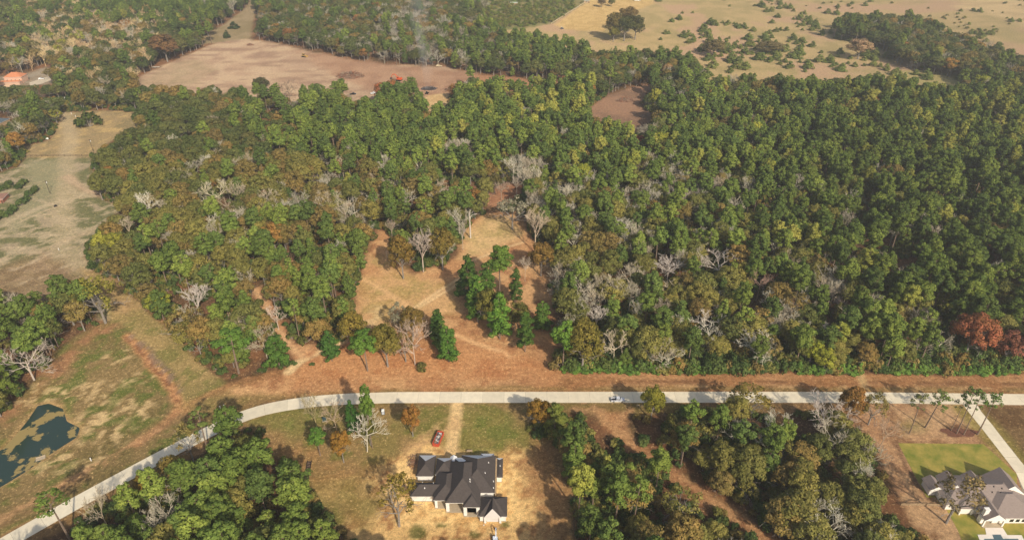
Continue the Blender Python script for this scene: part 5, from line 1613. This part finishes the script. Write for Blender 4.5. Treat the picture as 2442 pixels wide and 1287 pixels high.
def tracks(o, L_, w_, gap, h):
    for sy in (-1, 1):
        MB().profile([(-L_ / 2 + .3, 0), (L_ / 2 - .3, 0), (L_ / 2, .35 * h), (L_ / 2, .7 * h), (L_ / 2 - .3, h), (-L_ / 2 + .3, h), (-L_ / 2, .7 * h), (-L_ / 2, .35 * h)], w_).obj('track', RUBBER, o).location = (0, sy * gap / 2, 0)
def arm(mb, pts, w0, w1):
    for k, (a, b) in enumerate(zip(pts, pts[1:])):
        a, b = Vector(a), Vector(b)
        mb.tube(a, b, w0 + (w1 - w0) * k / len(pts), w0 + (w1 - w0) * (k + 1) / len(pts), 6)
    return mb
def excavator(label, px_, py_, rz, paint, s=1.0):
    x, y = G(px_, py_)
    o = thing('excavator', label, 'excavator', (x, y, .02), rz)
    o.scale = (s, s, s)
    tracks(o, 3.8, .6, 2.4, .9)
    MB().tube((0, 0, .85), (0, 0, 1.15), .9, .9, 14).obj('turntable', DARKM, o)
    MB().prism([(-2.2, -1.0), (-1.8, -1.3), (1.3, -1.3), (1.3, 1.3), (-1.8, 1.3), (-2.2, 1.0)], 1.1, 2.0).box((-1.4, 0, 2.2), (1.3, 2.2, .5)).obj('body', paint, o)
    MB().profile([(-.4, 1.9), (1.3, 1.9), (1.35, 2.6), (.9, 3.1), (-.4, 3.1)], 1.0).obj('cab', paint, o).location = (0, .75, 0)
    MB().box((1.2, .75, 2.5), (.3, .86, .7)).box((.4, 1.25, 2.55), (1.1, .04, .7)).obj('pane', GLASS, o)
    arm(MB(), [(1.0, -.3, 1.7), (3.0, -.3, 4.4), (5.2, -.3, 4.2)], .34, .24).obj('boom', paint, o)
    arm(MB(), [(5.2, -.3, 4.3), (6.6, -.3, 1.8)], .22, .16).obj('stick', paint, o)
    MB().profile([(6.2, .9), (7.0, .6), (7.2, 1.4), (6.7, 1.9), (6.4, 1.8)], 1.0).obj('bucket', DARKM, o).location = (0, -.3, 0)
    return o
excavator('orange excavator behind the pines at the dirt field', 952, 193, R(160), pm('orange_paint', S(214, 92, 40), .5, .08, 1), 1.35)
excavator('white and blue mini excavator in front of the garage gable', 1181, 1289, R(90), pm('pale_machine_paint', S(216, 222, 230), .5, .05, 1), .62)
def dozer(label, px_, py_, rz, paint, s=1.0):
    x, y = G(px_, py_)
    o = thing('bulldozer', label, 'bulldozer', (x, y, .02), rz)
    o.scale = (s, s, s)
    tracks(o, 4.0, .6, 2.3, 1.1)
    MB().profile([(-1.9, .9), (-1.9, 1.7), (-.3, 1.75), (1.9, 1.6), (2.1, .9)], 1.5).obj('body', paint, o)
    MB().profile([(-1.5, 1.7), (-1.4, 2.9), (.1, 2.9), (.2, 1.7)], 1.4).obj('cab', GLASS, o)
    MB().box((-.65, 0, 3.0), (2.0, 1.7, .14)).obj('cab_roof', paint, o)
    MB().profile([(2.7, .1), (2.55, .7), (2.75, 1.4), (2.9, 1.4), (2.75, .7), (2.9, .1)], 3.6).obj('blade', paint, o)
    MB().box((1.8, -1.5, .6), (2.0, .16, .25)).box((1.8, 1.5, .6), (2.0, .16, .25)).obj('push_arm', paint, o)
    return o
dozer('tan bulldozer in the middle of the far dirt field', 726, 136, R(-10), pm('dozer_yellow', S(206, 166, 96), .6, .1, 1), 1.25)
dozer('bright yellow loader in the gap among the left pines', 640, 277, R(30), pm('bright_yellow', S(238, 172, 30), .5, .06, 1), 1.0)
dozer('dark skid loader beside the smoking burn pit', 1018, 224, R(80), DARKM, .8)
x, y = G(1340, 70)
tr = thing('tractor', 'small blue tractor in front of the pale paddock', 'tractor', (x, y, .02), R(10))
MB().box((.8, 0, 1.2), (2.2, .9, .8)).box((-.7, 0, 1.2), (1.2, 1.1, .8)).obj('body', pm('tractor_blue', S(52, 78, 120), .5), tr)
MB().box((-.7, 0, 2.1), (1.2, 1.2, 1.0)).obj('cab', GLASS, tr)
MB().box((-.7, 0, 2.68), (1.5, 1.5, .16)).obj('cab_roof', WHITE, tr)
for sx, r_ in ((1.5, .5), (-.8, .8)):
    for sy in (-.85, .85):
        wheel(tr, sx, sy, r_, r_, .4)

# flatbed trailers
for px_, py_, lb, rz in ((372, 162, 'low white flatbed trailer at the corner of the far dirt field', R(4)), (362, 272, 'grey flatbed trailer at the edge of the grassy lane', R(2))):
    x, y = G(px_, py_)
    o = thing('flatbed_trailer', lb, 'trailer', (x, y, .02), rz)
    MB().box((0, 0, .85), (7.5, 2.3, .2)).obj('deck', pm('trailer_deck', S(206, 196, 180), .8, .1, 1), o)
    MB().box((4.6, 0, .7), (2.0, .2, .16)).obj('drawbar', DARKM, o)
    for sx in (-1.2, .0):
        for sy in (-1.0, 1.0):
            wheel(o, sx - .5, sy, .38, .38, .24)

# dumpster full of debris
p0, p1, p2, p3 = (G3(*p) for p in ((1045, 1032), (1060, 1034.5), (1046, 1069), (1030, 1064)))
mid = (p0 + p1 + p2 + p3) / 4
ax = ((p0 + p1) / 2 - (p2 + p3) / 2)
o = thing('dumpster', 'long red dumpster full of pale debris in front of the dark-roofed house', 'dumpster', (mid.x, mid.y, .0), math.atan2(ax.y, ax.x))
DRED = pm('dumpster_red', S(196, 84, 56), .7, .12, 1.2)
dl, dw, dh = 6.8, 2.4, 1.7
MB().box((0, 0, .25), (dl, dw, .2)).obj('floor', DRED, o)
for sy in (-1, 1):
    MB().box((0, sy * dw / 2, .15 + dh / 2), (dl, .1, dh)).obj('side', DRED, o)
    for k in range(7):
        MB().box((-dl / 2 + .5 + k * .97, sy * (dw / 2 + .08), .15 + dh / 2), (.12, .1, dh - .1)).obj('rib', DRED, o)
for sx in (-1, 1):
    MB().box((sx * dl / 2, 0, .15 + dh / 2), (.1, dw, dh)).obj('end_panel', DRED, o)
debris = MB()
for k in range(70):
    debris.box((RNG.uniform(-3.1, 3.1), RNG.uniform(-.9, .9), 1.1 + RNG.uniform(0, .7)), (RNG.uniform(.2, 1.3), RNG.uniform(.15, .5), RNG.uniform(.05, .25)), RNG.random() * 3, int(RNG.integers(3)))
debris.box((0, 0, .8), (6.4, 2.1, .8), 0, 2)
db = debris.obj('debris', [pm('scrap_white', S(220, 216, 210), .9), pm('scrap_grey', S(96, 96, 104), .9), pm('scrap_tan', S(150, 124, 96), .9)], o)
db['kind'] = 'stuff'

# portable toilet, transformer box
x, y = G(914, 986)
o = thing('portable_toilet', 'grey portable toilet with white roof beside the road', 'toilet', (x, y, 0), R(8))
PG = pm('toilet_grey', S(160, 166, 172), .6, .05, 1)
MB().box((0, 0, 1.05), (1.15, 1.15, 2.0)).obj('cabin', PG, o)
MB().box((0, 0, .06), (1.3, 1.3, .12)).obj('skid', DARKM, o)
MB().box((0, 0, 2.16), (1.25, 1.25, .3), taper=.72).obj('roof', WHITE, o)
MB().box((0, -.585, 1.02), (.7, .04, 1.75)).obj('door', pm('toilet_door', S(190, 194, 198), .6), o)
x, y = G(774, 1002)
o = thing('transformer_box', 'small dark green utility box between two bare trees by the road', 'utility box', (x, y, 0), R(20))
MB().box((0, 0, .08), (1.9, 1.7, .16)).obj('pad', FOUND, o)
MB().box((0, .1, .75), (1.5, 1.2, 1.2), taper=.92).obj('cabinet', pm('utility_green', S(64, 84, 84), .6), o)
MB().box((0, -.55, .7), (1.3, .06, .9)).obj('door', pm('utility_green', S(1, 1, 1)), o)

# dark lattice frame lying in the lawn trench
a, b = G3(738, 1099), G3(728, 1158)
ax = b - a
o = thing('lattice_frame', 'long narrow dark lattice frame lying on the lawn near the wood', 'frame', ((a + b) / 2), math.atan2(ax.y, ax.x))
ln = ax.length
MB().box((0, 0, .05), (ln, 1.3, .06)).obj('bed', pm('dark_mud', S(104, 86, 72), .9, .25, 2), o)
for sy in (-.75, .75):
    MB().box((0, sy, .18), (ln, .24, .36)).obj('rail', pm('dark_board', S(58, 46, 40), .9, .2, 2), o)
for k in range(9):
    MB().box((-ln / 2 + .5 + k * (ln - 1) / 8, 0, .2), (.16, 1.5, .2), R(25 if k % 2 else -25)).obj('brace', pm('dark_board', S(1, 1, 1)), o)

# scaffold boards and sawhorse behind the house
x, y = G(1120, 1078)
o = thing('work_bench', 'grey timber trestle standing on the grass behind the house', 'trestle', (x, y, 0), R(3))
MB().box((0, 0, .95), (2.2, .9, .12)).obj('top', WOOD, o)
for sx in (-.9, .9):
    for sy in (-.35, .35):
        MB().box((sx, sy, .45), (.1, .1, .9)).obj('leg', WOOD, o)
def pile(label, px_, py_, L_, w_, h_, n, mats, rz=0, name='brush_pile', cat='brush pile', r=.09, ln=3.0):
    x, y = G(px_, py_)
    o = thing(name, label, cat, (x, y, 0), rz)
    mb = MB()
    for k in range(n):
        t = RNG.random() ** .6
        a = RNG.random() * 6.28
        hx, hy = math.cos(a) * t * L_ / 2, math.sin(a) * t * w_ / 2
        hz_ = max(.12, h_ * (1 - t * t) * (.5 + .5 * RNG.random()))
        dr = Vector((RNG.normal(), RNG.normal(), RNG.normal() * .35)).normalized() * ln * (.4 + .6 * RNG.random()) / 2
        c = Vector((hx, hy, hz_))
        p0, p1 = c - dr, c + dr
        p0.z, p1.z = max(p0.z, .06), max(p1.z, .06)
        mb.tube(p0, p1, r * (.6 + .9 * RNG.random()), r * .5, 5, True, int(RNG.integers(len(mats))))
    b = mb.obj('branches', mats, o)
    b['kind'] = 'stuff'
    if name == 'scrap_heap':
        return o
    m2 = MB()
    n_ = 14
    rings = [[(math.cos(i / n_ * 6.283) * L_ / 2 * q * (.9 + .2 * RNG.random()), math.sin(i / n_ * 6.283) * w_ / 2 * q * (.9 + .2 * RNG.random()), z) for i in range(n_)] for q, z in ((1, -.05), (.7, h_ * .35), (.35, h_ * .6))]
    for ra, rb in zip(rings, rings[1:]):
        for i in range(n_):
            m2.face([ra[i], ra[(i + 1) % n_], rb[(i + 1) % n_], rb[i]])
    m2.face(rings[-1])
    m2.obj('mound', mats[0], o)
    return o
BR = [pm('brush_brown', S(120, 92, 74), .95, .2, 2), pm('brush_grey', S(160, 138, 116), .95, .2, 2), pm('brush_red', S(150, 100, 74), .95, .2, 2)]
pile('broad heap of cleared brush in front of the far dirt field', 836, 182, 28, 18, 5, 420, BR, 0, r=.2, ln=5)
pile('reddish heap of cut logs right of the burn pit', 1086, 214, 20, 12, 3.6, 240, BR, .2, r=.2, ln=5)
pile('tangled fallen trunks in the small dirt clearing', 1492, 240, 16, 9, 2.6, 120, BR, .3, r=.18, ln=6)
pile('small brown root heap at the back of the far dirt field', 597, 108, 9, 6, 2, 70, BR, .2, r=.16, ln=3.5)
pile('charred smoking heap of the burn pit', 1022, 212, 15, 10, 2.0, 130, [pm('charred', S(62, 58, 58), .95, .3, 1), pm('ash', S(128, 122, 120), .95, .2, 1)], 0, 'burn_heap', 'burn pile', .2, 4)
pile('scrap timber heap beside the upper left corner of the house', 985, 1100, 4, 8, .6, 120, BR, .1, 'scrap_heap', 'scrap heap', .07, 2.2)
pile('dark scrap heap at the left wall of the house', 967, 1163, 4, 6, .8, 80, [DARKM, BR[0], BR[1]], .1, 'scrap_heap', 'scrap heap', .08, 1.6)

# ------------------------------------------------------------------ poles, posts, fences, small things
def utility_pole(label, bx, by, ty, rz=0.3):
    x, y = G(bx, by)
    h = height_of(bx, by, ty)
    o = thing('utility_pole', label, 'utility pole', (x, y, -.05), rz, 'utility poles along the left lane')
    MB().tube((0, 0, 0), (0, 0, h), .17, .12, 8).obj('pole', pm('pole_wood', S(74, 62, 54), .95, .2, 2), o)
    MB().box((0, 0, h - .7), (2.4, .14, .16)).obj('crossarm', pm('pole_wood', S(1, 1, 1)), o)
    MB().tube((.35, .15, h - 2.0), (.35, .15, h - 1.0), .26, .26, 9).obj('transformer', pm('transformer_grey', S(216, 216, 212), .6), o)
    for sx in (-1.05, 0, 1.05):
        MB().tube((sx, 0, h - .62), (sx, 0, h - .35), .06, .05, 6).obj('insulator', CHROME, o)
utility_pole('utility pole at the right of the grassy lane', 223, 362, 332)
utility_pole('utility pole in the pale field left of the sandy track', 120, 462, 430)
utility_pole('utility pole standing on the end of the paved lane', 145, 268, 243)
utility_pole('utility pole at the far side of the paved lane', 160, 254, 229)
def post(label, px_, py_, h=1.3, name='marker_post', cat='post', mat=WHITE, w_=.28):
    x, y = G(px_, py_)
    o = thing(name, label, cat, (x, y, float(gh(x, y)) - .03), .2)
    MB().box((0, 0, h / 2), (w_, w_, h)).obj('shaft', mat, o)
    MB().box((0, 0, h + .06), (w_ * 1.35, w_ * 1.35, .12), taper=.5).obj('cap', mat, o)
for a, b, lb in ((171, 273, 'white post left of its pair on the grassy lane'), (181, 279, 'white post right of its pair on the grassy lane'), (142, 272, 'white post at the left end of the paved lane'), (148, 269, 'white post at the foot of the paved lane pole'), (141, 597, 'white post in the pale field'),
                 (526, 974, 'white marker post left of its pair by the road curve'), (535, 971, 'white marker post right of its pair by the road curve'), (218, 1098, 'white marker in the pond field near the road')):
    post(lb, a, b, 1.5)
x, y = G(1617, 988)
o = thing('sign_board', 'small white sign leaning at the wood edge below the road', 'sign', (x, y, 0), .2)
MB().box((0, 0, .95), (1.8, .06, 1.1)).obj('board', WHITE, o)
for sx in (-.8, .8):
    MB().box((sx, .06, .7), (.1, .08, 1.5)).obj('post', WOOD, o)
x, y = G(113, 334)
o = thing('propane_tank', 'round white tank beside the trees on the left lane', 'tank', (x, y, 0), .4)
mb = MB()
for k in range(6):
    a0, a1_ = -math.pi / 2 + math.pi * k / 6, -math.pi / 2 + math.pi * (k + 1) / 6
    mb.tube((math.sin(a0) * 1.3, 0, 1.15), (math.sin(a1_) * 1.3, 0, 1.15), .85 * math.cos(a0) + .01, .85 * math.cos(a1_) + .01, 14, False)
mb.obj('shell', WHITE, o, True)
for sx in (-.7, .7):
    MB().box((sx, 0, .25), (.2, 1.0, .6)).obj('foot', FOUND, o)
x, y = G(133, 493)
o = thing('round_bale', 'small black bale beside the sandy track in the pale field', 'bale', (x, y, 0), .7)
BLK = pm('bale_wrap', S(34, 32, 32), .6, .2, 2)
MB().tube((-.75, 0, .72), (.75, 0, .72), .74, .74, 16).obj('wrap', BLK, o)
for sx in (-.78, .78):
    MB().tube((sx, 0, .72), (sx * 1.06, 0, .72), .62, .5, 14).obj('end', DARKM, o)
x, y = G(96, 1090)
o = MB().box((0, 0, -.55), (3.2, 1.8, .5)).box((0, .75, -.22), (3.2, .25, .3)).obj('outfall_slab', FOUND)
o.location = (x, y, 0)
o.rotation_euler = (0, 0, .5)
tag(o, 'small pale concrete slab on the pond bank', 'slab')

def fence(name, label, pts, h, spacing, rails, mat, rail_t=.14):
    P = [G3(*p) for p in pts]
    o = thing(name, label, 'fence', P[0])
    L0 = P[0]
    for a, b in zip(P, P[1:]):
        dd = b - a
        n = max(1, int(dd.length / spacing))
        rz = math.atan2(dd.y, dd.x)
        for k in range(n + 1):
            q = a + dd * k / n - L0
            MB().box((q.x, q.y, h / 2), (.16, .16, h), rz).obj('post', mat, o)
        for r_ in rails:
            c = (a + b) / 2 - L0
            MB().box((c.x, c.y, h * r_), (dd.length, .06, rail_t), rz).obj('rail', mat, o)
fence('rail_fence', 'pale timber rail fence beside the grey-roofed house', [(2148, 1205), (2246, 1207)], 1.3, 2.6, (.35, .65, .95), WOOD, .2)
fence('board_fence', 'pale board fence along the paddock edge', [(1314, 58), (1352, 34), (1402, 3)], 1.5, 4.0, (.4, .9), pm('pale_board', S(214, 196, 160), .9), .4)
fence('wire_fence', 'dark field fence crossing the left lane', [(60, 373), (222, 372)], 1.3, 4.0, (.3, .6, .9), pm('rusty_wire', S(96, 78, 66), .9), .06)
fence('wire_fence', 'dark field fence between house lot and pine wood', [(1366, 1185), (1368, 1240), (1371, 1287)], 1.3, 3.0, (.3, .6, .9), pm('rusty_wire', S(1, 1, 1)), .06)

# hedge around the brown-roofed house
for k, (a, b, lb) in enumerate(((20, 515, 'near end'), (52, 490, 'second'), (72, 468, 'corner'), (10, 455, 'upper'), (45, 450, 'upper corner'), (-5, 525, 'nearest'))):
    for q in range(3):
        x, y = G(a + 7 * q, b - 6 * q)
        named_tree('shrub', x, y, 4.2 + RNG.random(), 6.5, pick(T_DARK), 'dense hedge bush', [(0, 478, 'the brown-roofed house')], 'bushes of the garden hedge')

# mulch under the lawn pines
blobm = MB()
cx_, cy_ = G(2285, 1031)
ring = [(cx_ + math.cos(t) * 6.8 * (1 + .22 * math.sin(3 * t + 1) + .1 * math.sin(7 * t)), cy_ + math.sin(t) * 2.9 * (1 + .25 * math.cos(2 * t) + .12 * math.sin(6 * t))) for t in np.linspace(0, 6.283, 26)[:-1]]
struct(blobm.prism(ring, -.05, .05).obj('mulch_bed', MULCH), 'dark red mulch bed under the lawn pines')

# ------------------------------------------------------------------ smoke and hazy air
def volume_mat(name, color, density, aniso=0.3, nscale=None):
    m, nt, out = new_mat(name)
    N, L = nt.nodes, nt.links
    v = N.new('ShaderNodeVolumePrincipled')
    v.inputs['Color'].default_value = (*color, 1)
    v.inputs['Density'].default_value = density
    v.inputs['Anisotropy'].default_value = aniso
    if nscale:
        tc = N.new('ShaderNodeTexCoord')
        mp = N.new('ShaderNodeMapping')
        mp.inputs['Scale'].default_value = (1, 1, .25)
        nz = N.new('ShaderNodeTexNoise')
        nz.inputs['Scale'].default_value = nscale
        nz.inputs['Detail'].default_value = 3
        mr = N.new('ShaderNodeMapRange')
        mr.inputs[1].default_value = .38
        mr.inputs[2].default_value = .68
        mr.inputs[3].default_value = 0
        mr.inputs[4].default_value = density * 2
        L.new(tc.outputs['Object'], mp.inputs[0])
        L.new(mp.outputs[0], nz.inputs['Vector'])
        L.new(nz.outputs[0], mr.inputs[0])
        L.new(mr.outputs[0], v.inputs['Density'])
    L.new(v.outputs[0], out.inputs['Volume'])
    return m
bx, by = G(1020, 209)
top = height_of(1020, 209, -30)
mb = MB()
prev = None
for k in range(15):
    t = k / 14
    r_ = 2.6 + 9.0 * t ** .8
    c = Vector((bx + 1.5 * math.sin(t * 7) - 4 * t, by + 3 * t, 1.0 + top * t))
    ring = [tuple(c + Vector((math.cos(a) * r_ * (1 + .2 * math.sin(2 * a + 9 * t)), math.sin(a) * r_, 0))) for a in np.linspace(0, 6.2832, 17)[:-1]]
    if prev:
        for i in range(16):
            mb.face([prev[i], prev[(i + 1) % 16], ring[(i + 1) % 16], ring[i]])
    else:
        mb.face(ring[::-1])
    prev = ring
mb.face(prev)
me = mb.mesh('smoke', volume_mat('wood_smoke', (.97, .97, .98), .011, .0, .10))
bm = bmesh.new(); bm.from_mesh(me); bmesh.ops.remove_doubles(bm, verts=bm.verts, dist=.001); bmesh.ops.recalc_face_normals(bm, faces=bm.faces); bm.to_mesh(me); bm.free()
smk = link('smoke', me)
smk['kind'] = 'stuff'
smk['label'] = 'thin pale smoke column rising from the burn pit'
hz = MB().box((0, 1600, 99), (3600, 4400, 210)).obj('haze', volume_mat('hazy_air', (.95, .93, .90), .00024))
hz['kind'] = 'stuff'
hz['label'] = 'thin pale haze in the air over the land'
